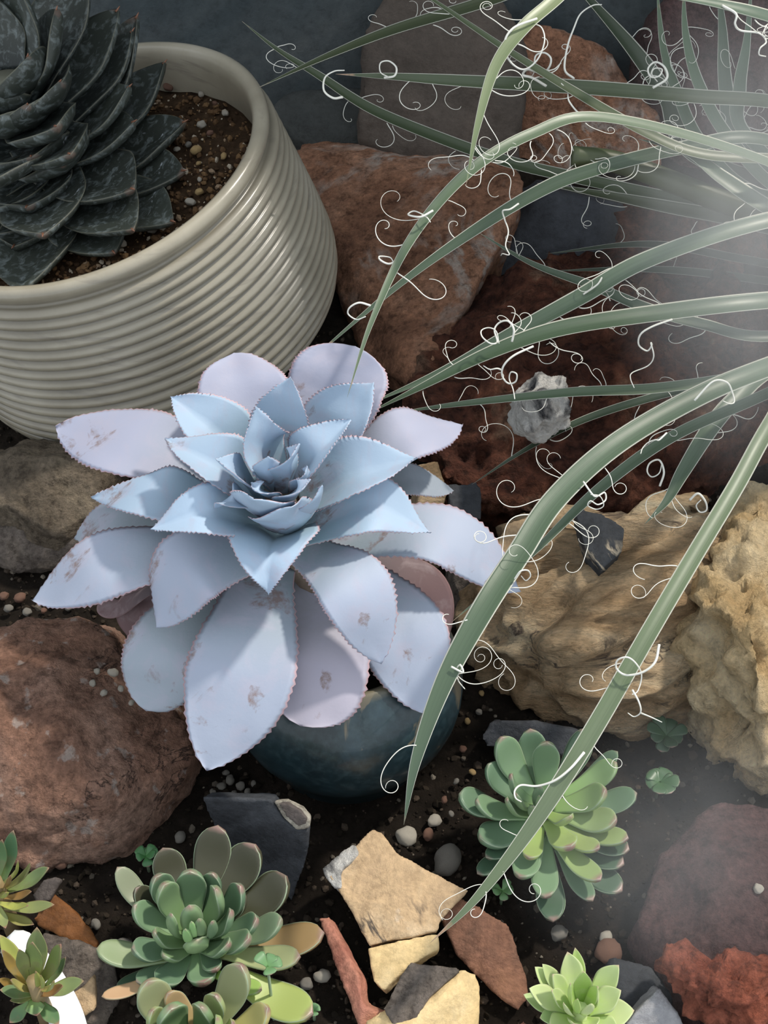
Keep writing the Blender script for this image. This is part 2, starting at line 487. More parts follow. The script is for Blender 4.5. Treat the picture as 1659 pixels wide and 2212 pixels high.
def tube_mesh(name, pts, r0, r1=None, sides=6, closed_ends=True):
    r1 = r0 if r1 is None else r1
    n = len(pts)
    verts, faces = [], []
    ref = Vector((0.31, 0.42, 0.85)).normalized()
    T0 = (pts[1] - pts[0]).normalized()
    A = T0.cross(ref)
    if A.length < 1e-4:
        A = T0.cross(CX)
    A.normalize()
    for i, p in enumerate(pts):
        T = (pts[min(i + 1, n - 1)] - pts[max(i - 1, 0)])
        if T.length < 1e-9:
            T = T0
        T.normalize()
        A = (A - T * A.dot(T))
        if A.length < 1e-6:
            A = T.cross(ref)
        A.normalize()
        B = T.cross(A)
        r = r0 + (r1 - r0) * i / (n - 1) if not callable(r0) else r0(i / (n - 1))
        for k in range(sides):
            a = 2 * pi * k / sides
            verts.append(tuple(p + A * (cos(a) * r) + B * (sin(a) * r)))
    for i in range(n - 1):
        for k in range(sides):
            k2 = (k + 1) % sides
            faces.append((i * sides + k, i * sides + k2, (i + 1) * sides + k2, (i + 1) * sides + k))
    faces.append(tuple(range(sides))[::-1])
    faces.append(tuple((n - 1) * sides + k for k in range(sides)))
    me = bpy.data.meshes.new(name)
    me.from_pydata(verts, [], faces)
    smooth(me)
    return me

def fbm(p, oct=5, H=0.75):
    return noise.fractal(p, H, 2.1, oct)

def remeshed(me, voxel):
    o = bpy.data.objects.new('tmp', me)
    COL.objects.link(o)
    md = o.modifiers.new('r', 'REMESH')
    md.mode = 'VOXEL'
    md.voxel_size = voxel
    md.use_smooth_shade = True
    dg = bpy.context.evaluated_depsgraph_get()
    dg.update()
    out = bpy.data.meshes.new_from_object(o.evaluated_get(dg))
    bpy.data.objects.remove(o, do_unlink=True)
    return out

def roughen(me, amp, freq, seed=0, grain=None, ridged=0.0, pits=0.0, oct=5):
    off = Vector((seed * 3.17, seed * 1.73, seed * 2.41))
    me.update()
    nrm = [Vector(n.vector) for n in me.vertex_normals] if hasattr(me, 'vertex_normals') else [v.normal.copy() for v in me.vertices]
    if grain is not None:
        g, gs = grain
        g = g.normalized()
    for v, n in zip(me.vertices, nrm):
        p = v.co.copy()
        if grain is not None:
            p = p - g * (p.dot(g) * (1 - gs))
        q = p * freq + off
        d = fbm(q, oct) * amp
        if ridged:
            d += (0.35 - abs(noise.noise(q * 1.1)) - 0.5 * abs(noise.noise(q * 2.7))) * ridged
        if pits:
            k = noise.noise(q * 2.2 + Vector((9, 2, 5)))
            if k > 0.25:
                d -= (k - 0.25) * pits
        v.co += n * d

def hull_mesh(points):
    bm = bmesh.new()
    for p in points:
        bm.verts.new(p)
    r = bmesh.ops.convex_hull(bm, input=bm.verts)
    bmesh.ops.delete(bm, geom=list(set(r['geom_interior'] + r['geom_unused'])), context='VERTS')
    me = bpy.data.meshes.new('hull')
    bm.to_mesh(me)
    bm.free()
    return me

def rock(name, label, pts, mat, mode='z', back=0.05, sink=0.02, voxel=0.0035, amp=0.006, freq=22, seed=0, cat='rock', extra=(),
         group=None, flat_back=0.75, parent=None, **kw):
    """pts: visible corners (u, v, z) or (u, v, y) by mode; hidden back and underside are added behind them"""
    f = {'z': atz, 'y': aty, 'd': atd}[mode]
    P = [f(*p) for p in pts]
    Q = list(P)
    for p in P:
        g = ground(p.x, p.y)
        Q.append(Vector((p.x, p.y + back * 0.5, min(p.z, g) - sink)))
        Q.append(Vector((p.x * 0.98, p.y + back, g + (p.z - g) * flat_back)))
        Q.append(Vector((p.x * 0.98, p.y + back, g - sink)))
    for p in extra:
        Q.append(Vector(p))
    me = remeshed(hull_mesh(Q), voxel)
    roughen(me, amp, freq, seed, **kw)
    smooth(me)
    o = link(name, me, mat, parent)
    if parent is None:
        tag(o, label, cat, group)
    return o

def shard(name, label, pts, mat, thick=0.012, voxel=0.002, amp=0.0012, freq=50, seed=0, mode='z', cat='rock', group=None, push=None, parent=None, **kw):
    """flat stone: outline corners in order (any simple polygon), extruded away from its visible face"""
    f = {'z': atz, 'y': aty, 'd': atd}[mode]
    P = [f(*p) for p in pts]
    nrm = Vector((0, 0, 0))
    for a, b_ in zip(P, P[1:] + P[:1]):
        nrm += a.cross(b_)
    nrm.normalize()
    if nrm.dot(-CF) < 0:
        nrm = -nrm
    push = -nrm if push is None else Vector(push).normalized()
    c = sum(P, Vector()) / len(P)
    bm = bmesh.new()
    A = [bm.verts.new(p) for p in P]
    B = [bm.verts.new(c + (p - c) * 0.93 + push * thick) for p in P]
    bm.faces.new(A)
    bm.faces.new(B[::-1])
    n = len(P)
    for i in range(n):
        bm.faces.new((A[i], B[i], B[(i + 1) % n], A[(i + 1) % n]))
    bmesh.ops.recalc_face_normals(bm, faces=bm.faces)
    bmesh.ops.triangulate(bm, faces=bm.faces)
    me = bpy.data.meshes.new(name)
    bm.to_mesh(me)
    bm.free()
    me = remeshed(me, voxel)
    roughen(me, amp, freq, seed, **kw)
    smooth(me)
    o = link(name, me, mat, parent)
    if parent is None:
        tag(o, label, cat, group)
    return o

def lathe(name, prof, O, axis, seg=128, attr=None):
    """prof: list of (radius, height); attr: per-row value stored as 'groove'"""
    axis = axis.normalized()
    A = axis.cross(Vector((0.2, 0.9, 0.1))).normalized()
    B = axis.cross(A)
    verts, faces = [], []
    for (r, h) in prof:
        for k in range(seg):
            a = 2 * pi * k / seg
            verts.append(tuple(O + axis * h + A * (cos(a) * r) + B * (sin(a) * r)))
    for i in range(len(prof) - 1):
        for k in range(seg):
            k2 = (k + 1) % seg
            faces.append((i * seg + k, i * seg + k2, (i + 1) * seg + k2, (i + 1) * seg + k))
    faces.append(tuple(range(seg))[::-1])
    faces.append(tuple((len(prof) - 1) * seg + k for k in range(seg)))
    me = bpy.data.meshes.new(name)
    me.from_pydata(verts, [], faces)
    bm = bmesh.new()
    bm.from_mesh(me)
    bmesh.ops.recalc_face_normals(bm, faces=bm.faces)
    bm.to_mesh(me)
    bm.free()
    if attr:
        a = me.attributes.new('groove', 'FLOAT', 'POINT')
        for i in range(len(prof)):
            for k in range(seg):
                a.data[i * seg + k].value = attr[i]
    smooth(me)
    return me

# ================================================================ the setting
# soil bed
def make_floor():
    nx, ny = 190, 190
    x0, x1, y0, y1 = -0.62, 0.72, 0.10, 1.12
    verts = []
    for j in range(ny + 1):
        for i in range(nx + 1):
            x = x0 + (x1 - x0) * i / nx
            y = y0 + (y1 - y0) * j / ny
            p = Vector((x, y, 0))
            z = ground(x, y) + fbm(p * 14, 4) * 0.004 + fbm(p * 60, 4) * 0.003 - 0.002
            verts.append((x, y, z))
    faces = []
    for j in range(ny):
        for i in range(nx):
            a = j * (nx + 1) + i
            faces.append((a, a + 1, a + nx + 2, a + nx + 1))
    me = bpy.data.meshes.new('floor')
    me.from_pydata(verts, [], faces)
    smooth(me)
    o = link('floor', me, 'soil', origin=Vector((0, 0.4, 0)))
    tag(o, 'dark crumbly soil bed under the stones and succulents', None, kind='structure')
    return o
make_floor()

me = bpy.data.meshes.new('wall_back')
bm = bmesh.new()
bmesh.ops.create_cube(bm, size=1, matrix=Matrix.Translation((0.15, 1.13, 0.65)) @ Matrix.Diagonal((2.6, 0.08, 1.36, 1)))  # unseen upper part made tall to shade the pot and back stones
bmesh.ops.bevel(bm, geom=list(bm.edges), offset=0.008, segments=2, affect='EDGES')
bm.to_mesh(me)
bm.free()
o = link('wall_back', me, 'wall_blue')
tag(o, 'dark slate blue wall behind the stones', None, kind='structure')

# ================================================================ ribbed cream pot
POT_AX = Vector((-0.2372, -0.108, 0.9654)).normalized()
POT_R = 0.1238
POT_RIM = atd(173.5, 340.8, 0.90)
def ribbed_pot():
    base = POT_RIM - POT_AX * 0.1485
    t = thing('ribbed_pot', base, 'large cream glazed ceramic pot with horizontal ribs, leaning to one side', 'pot')
    prof, attr = [], []
    # outside from the base up, heights below the rim plane
    H0 = -0.1485
    nrib = 17
    body_top = -0.013
    N_ = nrib * 8
    prof += [(0.060, H0), (0.104, H0 + 0.0005)]
    attr += [0.3, 0.3]
    HF = [0, .2, .4, .6, .78, .9, 1.0]
    RR = [.1238, .1271, .1307, .134, .136, .133, .117]
    def rad(f):                      # f: 0 rim, 1 base
        for i in range(6):
            if f <= HF[i + 1]:
                k = (f - HF[i]) / (HF[i + 1] - HF[i])
                return RR[i] + (RR[i + 1] - RR[i]) * k
        return RR[-1]
    for i in range(N_ + 1):
        f = i / N_
        h = H0 + 0.003 + (body_top - H0 - 0.003) * f
        r = (rad(h / H0) + rad(min(1, h / H0 + 0.03)) + rad(max(0, h / H0 - 0.03))) / 3
        rib = abs(sin(pi * f * nrib))
        d = (rib ** 0.5) * 0.0042
        prof.append((r - 0.0022 + d, h))
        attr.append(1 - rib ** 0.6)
    prof += [(POT_R - 0.0035, -0.0125), (POT_R - 0.002, -0.0105), (POT_R, -0.008), (POT_R + 0.0008, -0.005), (POT_R, -0.002), (POT_R - 0.002, 0.0),
             (POT_R - 0.005, 0.0007), (POT_R - 0.008, -0.0008), (POT_R - 0.010, -0.004), (POT_R - 0.011, -0.010), (POT_R - 0.0115, -0.03),
             (POT_R - 0.013, -0.06)]
    attr += [0.5, 0.2] + [0] * 10
    n_out = 2 + N_ + 1
    me = lathe('pot_body', prof, POT_RIM, POT_AX, 192, attr)
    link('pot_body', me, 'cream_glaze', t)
    return t
ribbed_pot()

SOIL_O = POT_RIM - POT_AX * 0.033
def disc_soil(name, O, ax, R, mat, label, amp=0.003):
    A = ax.cross(Vector((0.2, 0.9, 0.1))).normalized()
    B = ax.cross(A)
    verts, faces = [tuple(O)], []
    rings, seg = 24, 64
    for i in range(1, rings + 1):
        for k in range(seg):
            a = 2 * pi * k / seg
            p = O + A * (cos(a) * R * i / rings) + B * (sin(a) * R * i / rings)
            p += ax * (fbm(p * 45, 4) * amp + fbm(p * 150, 3) * amp * 0.4)
            verts.append(tuple(p))
    for k in range(seg):
        faces.append((0, 1 + k, 1 + (k + 1) % seg))
    for i in range(rings - 1):
        for k in range(seg):
            a = 1 + i * seg + k
            b_ = 1 + i * seg + (k + 1) % seg
            faces.append((a, a + seg, b_ + seg, b_))
    # underside so the soil is a body with depth
    n0 = len(verts)
    for k in range(seg):
        a = 2 * pi * k / seg
        verts.append(tuple(O - ax * 0.02 + A * (cos(a) * R * 0.96) + B * (sin(a) * R * 0.96)))
    last = 1 + (rings - 1) * seg
    for k in range(seg):
        k2 = (k + 1) % seg
        faces.append((last + k, n0 + k, n0 + k2, last + k2))
    faces.append(tuple(n0 + k for k in range(seg))[::-1])
    me = bpy.data.meshes.new(name)
    me.from_pydata(verts, [], faces)
    smooth(me)
    o = link(name, me, mat)
    return tag(o, label, 'soil', kind='stuff')
disc_soil('pot_soil', SOIL_O, POT_AX, POT_R - 0.0118, 'pot_soil', 'brown gritty potting soil inside the cream ribbed pot')

# crumbs (uncountable grit) -----------------------------------------------------
ICO = None
def ico():
    global ICO
    if ICO is None:
        bm = bmesh.new()
        bmesh.ops.create_icosphere(bm, subdivisions=1, radius=1)
        bm.verts.ensure_lookup_table()
        ICO = ([v.co.copy() for v in bm.verts], [tuple(v.index for v in f.verts) for f in bm.faces])
        bm.free()
    return ICO
def crumbs(name, spots, mat, label, seed=1):
    rnd = random.Random(seed)
    V, Fc = ico()
    verts, faces, tone = [], [], []
    for p, r in spots:
        rot = Matrix.Rotation(rnd.random() * 6.28, 3, Vector((rnd.random() - .5, rnd.random() - .5, rnd.random() - .5)).normalized())
        sx, sy, sz = r * rnd.uniform(0.7, 1.3), r * rnd.uniform(0.7, 1.3), r * rnd.uniform(0.5, 1.0)
        n0 = len(verts)
        t = rnd.random()
        for v in V:
            k = rnd.uniform(0.75, 1.2)
            verts.append(tuple(p + rot @ Vector((v.x * sx * k, v.y * sy * k, v.z * sz * k))))
            tone.append(t)
        faces += [tuple(n0 + i for i in f) for f in Fc]
    me = bpy.data.meshes.new(name)
    me.from_pydata(verts, [], faces)
    a = me.attributes.new('tone', 'FLOAT', 'POINT')
    a.data.foreach_set('value', tone)
    o = link(name, me, mat)
    return tag(o, label, 'soil', kind='stuff')
rnd = random.Random(4)
spots = []
while len(spots) < 9000:
    u, v = rnd.uniform(-40, 1700), rnd.uniform(700, 2260)
    p = atz(u, v, 0.0)
    g = ground(p.x, p.y)
    p = atz(u, v, g)
    r = 0.0006 + 0.0022 * rnd.random() ** 3
    z = ground(p.x, p.y) + fbm(Vector((p.x, p.y, 0)) * 14, 4) * 0.004 + fbm(Vector((p.x, p.y, 0)) * 60, 4) * 0.003 - 0.002
    spots.append((Vector((p.x, p.y, z + r * 0.3)), r))
crumbs('soil_crumbs', spots, 'crumb', 'fine dark soil crumbs strewn over the bed')
spots = []
A_ = POT_AX.cross(Vector((0.2, 0.9, 0.1))).normalized()
B_ = POT_AX.cross(A_)
for i in range(2600):
    a, rr = rnd.random() * 6.283, sqrt(rnd.random()) * (POT_R - 0.0145)
    p = SOIL_O + A_ * (cos(a) * rr) + B_ * (sin(a) * rr)
    p += POT_AX * (fbm(p * 45, 4) * 0.003)
    r = 0.0007 + 0.0022 * rnd.random() ** 2.5
    spots.append((p + POT_AX * r * 0.4, r))
crumbs('pot_soil_crumbs', spots, 'pot_crumb', 'orange brown grit on the soil in the cream ribbed pot')

# ================================================================ dark agave in the ribbed pot
def dark_agave():
    base = SOIL_O + POT_AX * 0.0
    ctr = atp(125, 400, SOIL_O, POT_AX)
    t = thing('agave_plant', ctr, 'dark green agave with stacked triangular leaves growing in the cream ribbed pot', 'plant')
    st = tube_mesh('stem', [ctr - POT_AX * 0.015, ctr + POT_AX * 0.04, ctr + POT_AX * 0.085], 0.020, 0.012, 12)
    link('stem', st, 'dark_leaf', t)
    # tip pixel, height of the tip over the soil, height of the base on the stem, width in pixels
    data = [
        # ring on the soil
        ((400, 262), .020, .006, 165), ((398, 368), .014, .004, 165), ((374, 478), .012, .004, 165), ((246, 545), .012, .004, 175),
        ((44, 628), .016, .006, 190), ((356, 134), .034, .012, 150), ((296, 34), .046, .016, 150), 
        # second
        ((290, 262), .044, .024, 150), ((287, 408), .036, .022, 175), ((287, 497), .026, .014, 165), ((92, 508), .038, .022, 190),
        ((280, 186), .056, .032, 150), ((286, 66), .066, .038, 150), 
        # third
        ((150, 332), .066, .044, 165), ((120, 272), .080, .056, 160), ((254, 20), .082, .052, 165), ((130, 175), .094, .064, 170),
        ((136, 345), .050, .030, 180), ((-40, 400), .07, .045, 180),
        # crown
        ((122, 20), .115, .070, 180), ((20, -60), .135, .075, 170), ((60, 120), .112, .078, 150), ((-60, 200), .10, .07, 170),
        ((180, -90), .11, .066, 170), ((-20, -10), .125, .085, 120),
    ]
    # the far side of the plant, beyond the photo's edge
    for tier, (hb, ht, ln) in enumerate(((.005, .016, .078), (.022, .038, .070), (.042, .064, .060), (.060, .090, .050))):
        for k in range(5):
            az = math.radians(140 + tier * 14 + k * 30)
            R = Vector((cos(az), sin(az), 0))
            R = (R - POT_AX * R.dot(POT_AX)).normalized()
            data.append((ctr + R * ln + POT_AX * ht, ht, hb, 165))
    for i, (uv, ht, hb, w) in enumerate(data):
        if isinstance(uv, Vector):
            tip = uv
        else:
            u, v = uv
            for _ in range(60):
                tip = atp(u, v, SOIL_O + POT_AX * ht, POT_AX)
                q = tip - SOIL_O
                if (q - POT_AX * q.dot(POT_AX)).length < 0.104:
                    break
                ht += 0.002
        b0 = ctr + POT_AX * hb
        R = tip - b0
        R = (R - POT_AX * R.dot(POT_AX)).normalized()
        b0 = b0 + R * 0.010
        mid = b0.lerp(tip, 0.55) - POT_AX * 0.004
        hint = POT_AX - R * 0.25
        wd = px(w * 1.12, tip)
        me = leaf_mesh('leaf', [b0, mid, tip], wd, hint,
                       lambda s: prof_powder(s, 0.80, 0.52, 1.7, 0.92), thick=0.008, cup=0.03, fold=0.07, nu=18, nv=10, seed=i,
                       edge_thick=0.10, wave=0.02)
        lf = link('leaf', me, 'dark_leaf', t)
        k = 0.8 + 0.5 * random.Random(i * 7 + 1).random()
        lf.color = (k, k, k, 1)
        T = (tip - mid).normalized()
        sp = tube_mesh('spine', [tip - T * 0.002, tip + T * 0.0025], 0.0010, 0.0002, 6)
        link('spine', sp, 'spine', lf)
    return t
dark_agave()

# ================================================================ teal bowl with the powder-blue echeveria
BOWL = Vector((-0.0216, 0.487, 0.0))
def teal_bowl():
    t = thing('glazed_bowl', BOWL, 'rounded dark teal glazed bowl holding the pale blue rosette', 'pot')
    prof = [(0.030, -0.004), (0.044, -0.004), (0.0475, 0.0)]
    for i in range(13):
        f = i / 12
        a = -0.95 + f * 1.95
        prof.append((0.0655 * cos(a * 0.88) ** 0.72, 0.050 + 0.046 * sin(a)))
    prof = prof[:3] + [(r, h) for r, h in prof[3:] if h > 0.006]
    rt, ht = prof[-1]
    prof += [(rt - 0.0015, ht + 0.003), (rt - 0.004, ht + 0.0042), (rt - 0.0065, ht + 0.003), (rt - 0.0075, ht - 0.001), (rt - 0.0075, ht - 0.02)]
    attr = [0] * (len(prof) - 5) + [0.5, 0.9, 0.8, 0.4, 0.2]
    me = lathe('bowl_body', prof, BOWL, UP, 128, attr)
    link('bowl_body', me, 'teal_glaze', t)
    return rt, ht
RIM_R, RIM_H = teal_bowl()
disc_soil('bowl_soil', BOWL + UP * (RIM_H - 0.010), UP, RIM_R - 0.0078, 'soil', 'dark soil inside the teal glazed bowl', 0.002)

LILAC, BLUE, PALE, GREY = (0.90, 0.80, 0.84, 1), (0.92, 1.02, 1.06, 1), (0.90, 0.86, 0.88, 1), (0.80, 0.78, 0.74, 1)  # GREY puts the shade on low and tucked-under leaves into their tint
def echeveria():
    heart = atz(605, 1085, 0.165)
    foot = BOWL + UP * (RIM_H - 0.012)
    t = thing('echeveria_plant', foot, 'large powdery pale blue rosette with pink-edged toothed leaves in the teal bowl', 'plant')
    st = tube_mesh('stem', [foot - UP * 0.004, foot.lerp(heart, 0.45) + UP * 0.004, heart - UP * 0.004, heart + UP * 0.012], 0.0135, 0.007, 12)
    link('stem', st, 'dry_stem', t)
    D = [
        # key, points (u, v, height), width px, cup, fold, colour, blunt
        ('A', [(590, 1010, .165), (532, 870, .190), (505, 762, .204)], 178, .06, .02, LILAC, 1),
        ('B', [(660, 1010, .165), (722, 860, .190), (768, 748, .208)], 200, .06, .02, LILAC, 2),
        ('C', [(520, 1030, .155), (300, 955, .168), (122, 925, .150)], 172, -.02, .02, LILAC, 0),
        ('D', [(550, 1020, .172), (455, 925, .196), (368, 857, .204)], 128, .02, .16, BLUE, 0),
        ('E', [(608, 1020, .172), (613, 900, .205), (627, 814, .226)], 120, .10, .05, BLUE, 0),
        ('F', [(680, 1020, .170), (742, 910, .196), (808, 826, .214)], 150, .08, .06, BLUE, 0),
        ('G', [(720, 1040, .155), (868, 940, .177), (998, 918, .162)], 128, -.04, .04, LILAC, 0),
        ('H', [(760, 1080, .142), (880, 1035, .142), (980, 1060, .122)], 80, -.05, .05, GREY, 0),
        ('I', [(650, 1090, .168), (775, 1025, .190), (902, 988, .197)], 138, .06, .12, BLUE, 0),
        ('J', [(660, 1145, .160), (800, 1095, .177), (930, 1152, .162)], 132, -.02, .10, BLUE, 0),
        ('K', [(715, 1165, .145), (950, 1150, .153), (1125, 1278, .122)], 140, -.06, .02, PALE, 0),
        ('L', [(598, 1040, .177), (563, 965, .206), (553, 877, .227)], 118, .10, .05, BLUE, 0),
        ('M', [(640, 1065, .177), (682, 985, .207), (757, 906, .220)], 118, .04, .18, BLUE, 0),
        ('N', [(570, 1065, .172), (465, 1005, .196), (356, 948, .200)], 122, .02, .16, BLUE, 0),
        ('O', [(500, 1105, .155), (340, 1068, .173), (198, 1076, .153)], 120, -.02, .04, BLUE, 0),
        ('P', [(560, 1140, .165), (445, 1112, .186), (325, 1143, .178)], 112, -.03, .16, BLUE, 0),
        ('Q', [(430, 1140, .130), (260, 1112, .120), (162, 1165, .100)], 100, -.05, .02, GREY, 0),
        ('R', [(480, 1180, .145), (240, 1212, .142), (70, 1296, .108)], 158, -.05, .02, PALE, 0),
        ('S', [(585, 1180, .150), (415, 1218, .160), (338, 1356, .128)], 168, -.07, .02, PALE, 0),
        ('T', [(600, 1150, .160), (578, 1200, .176), (580, 1286, .163)], 190, -.06, .26, BLUE, 4),
        ('U', [(650, 1180, .150), (765, 1265, .158), (822, 1434, .122)], 152, -.06, .02, PALE, 0),
        ('V', [(575, 1220, .135), (520, 1440, .122), (448, 1664, .084)], 222, -.03, .01, PALE, 0),
        ('W', [(480, 1225, .125), (358, 1400, .105), (318, 1536, .074)], 168, -.03, .01, GREY, 2),
        ('X', [(640, 1240, .125), (690, 1420, .114), (650, 1568, .092)], 196, -.03, .01, GREY, 2),
        ('Y', [(735, 1210, .130), (868, 1365, .116), (915, 1540, .082)], 182, -.04, .01, PALE, 0),
        ('a', [(552, 1068, .182), (512, 1025, .202), (467, 990, .214)], 78, .03, .14, BLUE, 0),
        ('b', [(588, 1058, .184), (578, 1020, .208), (580, 985, .222)], 52, .06, .10, BLUE, 0),
        ('c', [(620, 1062, .184), (624, 1008, .212), (647, 958, .226)], 62, .04, .18, BLUE, 0),
        ('d', [(640, 1062, .184), (656, 1038, .206), (663, 1006, .216)], 40, .04, .16, BLUE, 0),
        ('e', [(594, 1075, .184), (566, 1063, .202), (542, 1042, .206)], 46, .05, .12, BLUE, 0),
        ('f', [(610, 1085, .182), (636, 1066, .206), (671, 1035, .214)], 58, .05, .12, BLUE, 0),
        ('g', [(560, 1108, .174), (510, 1082, .196), (462, 1096, .188)], 66, -.02, .16, BLUE, 0),
        ('h', [(580, 1122, .174), (562, 1102, .200), (548, 1076, .214)], 118, .14, .06, BLUE, 3),
        ('i', [(620, 1150, .166), (615, 1130, .190), (628, 1094, .208)], 122, .14, .06, BLUE, 3),
        ('j', [(648, 1120, .172), (682, 1092, .197), (696, 1048, .212)], 60, .06, .14, BLUE, 0),
    ]
    axis = (UP + Vector((0, -0.25, 0))).normalized()
    for i, (k, pts, w, cup, fold, colr, blunt) in enumerate(D):
        P = [atz(*p) for p in pts]
        R = P[2] - heart
        R.z = 0
        R.normalize()
        small = k.islower()
        if blunt == 0 and colr is BLUE:
            blunt, w = 5, w * 1.06
            fold, cup = fold * 1.35, cup + 0.02
        hint = axis - R * (0.45 if P[2].z > 0.18 else -0.05)
        wd = px(w * (1.22 if small else 1.1), P[1])
        pr = {0: lambda s: prof_powder(s, 0.56, 0.52, 2.05, 0.86), 1: lambda s: prof_powder(s, 0.5, 0.55, 2.2, 0.7),
              2: lambda s: prof_powder(s, 0.55, 0.55, 3.0, 0.6), 3: lambda s: prof_powder(s, 0.7, 0.45, 1.9, 0.8), 4: lambda s: prof_powder(s, 0.85, 0.33, 1.15, 1.25), 5: lambda s: prof_powder(s, 0.62, 0.42, 1.55, 1.05)}[blunt]
        me = leaf_mesh('leaf', P, wd, hint, pr, thick=0.0022 if not small else 0.0014, cup=cup, fold=fold,
                       wave=0.035 if not small else 0.015, serr=0.0009 if not small else 0.0006, nu=64 if not small else 36, nv=14, seed=i + 3, lump=0.035,
                       edge_thick=0.3)
        lf = link('leaf', me, 'powder_leaf', t)
        if k == 'X':
            colr = (1.0, 0.80, 0.78, 1)
        kk = 0.95 + 0.1 * random.Random(i).random()
        lf.color = (colr[0] * kk, colr[1] * kk, colr[2] * kk, 1)
    # withered purple leaves underneath
    for pts, w in (([(800, 1205, .118), (905, 1270, .106), (950, 1420, .075)], 130), ([(420, 1230, .11), (300, 1300, .085), (285, 1390, .06)], 90),
                   ([(330, 1270, .11), (250, 1310, .08), (215, 1290, .07)], 60)):
        P = [atz(*p) for p in pts]
        me = leaf_mesh('withered_leaf', P, px(w, P[1]), axis, prof_powder, thick=0.0018, cup=-.08, nu=24, nv=10, wave=.05, seed=w)
        lf = link('withered_leaf', me, 'purple_leaf', t)
        lf['label'] = 'withered purple brown leaf'
        lf.color = (1, 1, 1, 1)
    return t
echeveria()

# ================================================================ small succulents
def rosette(name, label, centre, zc, rows, mat, group=None, s=1.0, off=(0, 0), bulge=-0.10, prof=prof_spat, thick=0.34, cup=0.05, fold=0.0,
            belly=0.8, base_z=-0.010, wf=1.0, k_in=0.55, stem_r=0.005, nu=16, nv=8):
    """rows: (tip u, tip v, base u, base v, width, tip height over zc, colour, material or None) in crop pixels: full = off + crop / s"""
    cx, cy = off[0] + centre[0] / s, off[1] + centre[1] / s
    C0 = atz(cx, cy, zc)
    foot = Vector((C0.x, C0.y, ground(C0.x, C0.y)))
    t = thing(name, foot, label, 'plant', group)
    top = C0 + UP * 0.002
    link('stem', tube_mesh('stem', [foot - UP * 0.006, foot.lerp(top, 0.5), top], stem_r, stem_r * 0.7, 8), mat, t)
    for i, row in enumerate(rows):
        tu, tv, bu, bv, w, hz, colr = row[:7]
        m2 = row[7] if len(row) > 7 else mat
        tip = atz(off[0] + tu / s, off[1] + tv / s, zc + hz)
        b0 = atz(off[0] + bu / s, off[1] + bv / s, zc + base_z + min(0, hz) * 0.5)
        b0 = b0.lerp(C0 + UP * (base_z - 0.002), 0.45)
        R = tip - C0
        R.z = 0
        if R.length < 1e-5:
            R = Vector((0, -1, 0))
        R.normalize()
        hint = UP - R * k_in
        T = (tip - b0)
        ln = T.length
        Nn = (hint - T.normalized() * hint.dot(T.normalized())).normalized()
        mid = b0.lerp(tip, 0.55) + Nn * (bulge * ln)
        wd = px(w / s * wf, tip)
        me = leaf_mesh('leaf', [b0, mid, tip], wd, hint, prof, thick=wd * thick, cup=cup, fold=fold, nu=nu, nv=nv, belly=belly, seed=i,
                       edge_thick=0.25 if thick > 0.2 else 0.15)
        lf = link('leaf', me, m2, t)
        lf.color = (*colr, 1)
    return t

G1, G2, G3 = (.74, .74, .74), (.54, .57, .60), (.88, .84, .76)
PU, PK, DK, YG = (.26, .165, .175), (1.7, 0.85, 0.85), (0.24, 0.29, 0.30), (1.5, 1.15, 0.6)  # PU: purple leaf tint, darkened as well for shadow on the outer leaves
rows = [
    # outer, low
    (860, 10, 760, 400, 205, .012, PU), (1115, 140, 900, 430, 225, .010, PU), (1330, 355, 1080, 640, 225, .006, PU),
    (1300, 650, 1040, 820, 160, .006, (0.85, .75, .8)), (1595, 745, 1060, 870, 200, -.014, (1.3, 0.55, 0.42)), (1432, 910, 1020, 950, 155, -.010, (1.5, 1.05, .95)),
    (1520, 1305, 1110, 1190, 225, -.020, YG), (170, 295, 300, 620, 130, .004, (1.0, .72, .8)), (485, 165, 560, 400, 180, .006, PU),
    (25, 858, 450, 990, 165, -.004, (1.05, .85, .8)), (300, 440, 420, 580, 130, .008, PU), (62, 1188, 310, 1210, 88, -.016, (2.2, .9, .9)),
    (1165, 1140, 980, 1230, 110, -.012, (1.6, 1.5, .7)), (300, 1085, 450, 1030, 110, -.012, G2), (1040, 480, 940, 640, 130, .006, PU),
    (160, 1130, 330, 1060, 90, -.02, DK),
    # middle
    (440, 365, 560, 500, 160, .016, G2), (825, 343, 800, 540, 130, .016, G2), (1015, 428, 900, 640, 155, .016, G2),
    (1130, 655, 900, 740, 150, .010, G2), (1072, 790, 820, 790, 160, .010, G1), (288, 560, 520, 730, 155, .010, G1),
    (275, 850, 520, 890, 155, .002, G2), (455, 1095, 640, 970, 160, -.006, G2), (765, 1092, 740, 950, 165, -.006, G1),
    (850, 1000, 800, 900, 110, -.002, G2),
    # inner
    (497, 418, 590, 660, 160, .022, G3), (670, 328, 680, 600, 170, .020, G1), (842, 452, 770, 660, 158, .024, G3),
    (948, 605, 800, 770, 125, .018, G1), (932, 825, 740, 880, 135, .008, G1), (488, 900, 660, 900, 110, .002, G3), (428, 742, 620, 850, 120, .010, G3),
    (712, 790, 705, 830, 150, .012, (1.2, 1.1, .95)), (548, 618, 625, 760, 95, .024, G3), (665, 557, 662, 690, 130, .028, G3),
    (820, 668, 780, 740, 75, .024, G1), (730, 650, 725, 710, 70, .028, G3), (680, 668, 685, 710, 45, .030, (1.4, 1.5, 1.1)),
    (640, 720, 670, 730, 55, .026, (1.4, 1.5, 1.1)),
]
rosette('stonecrop_rosette', 'grey-green rosette with plump purple-tipped leaves in front of the dark slate', (690, 720), 0.045, rows, 'green_leaf', s=3.19, off=(200, 1780), wf=1.28)
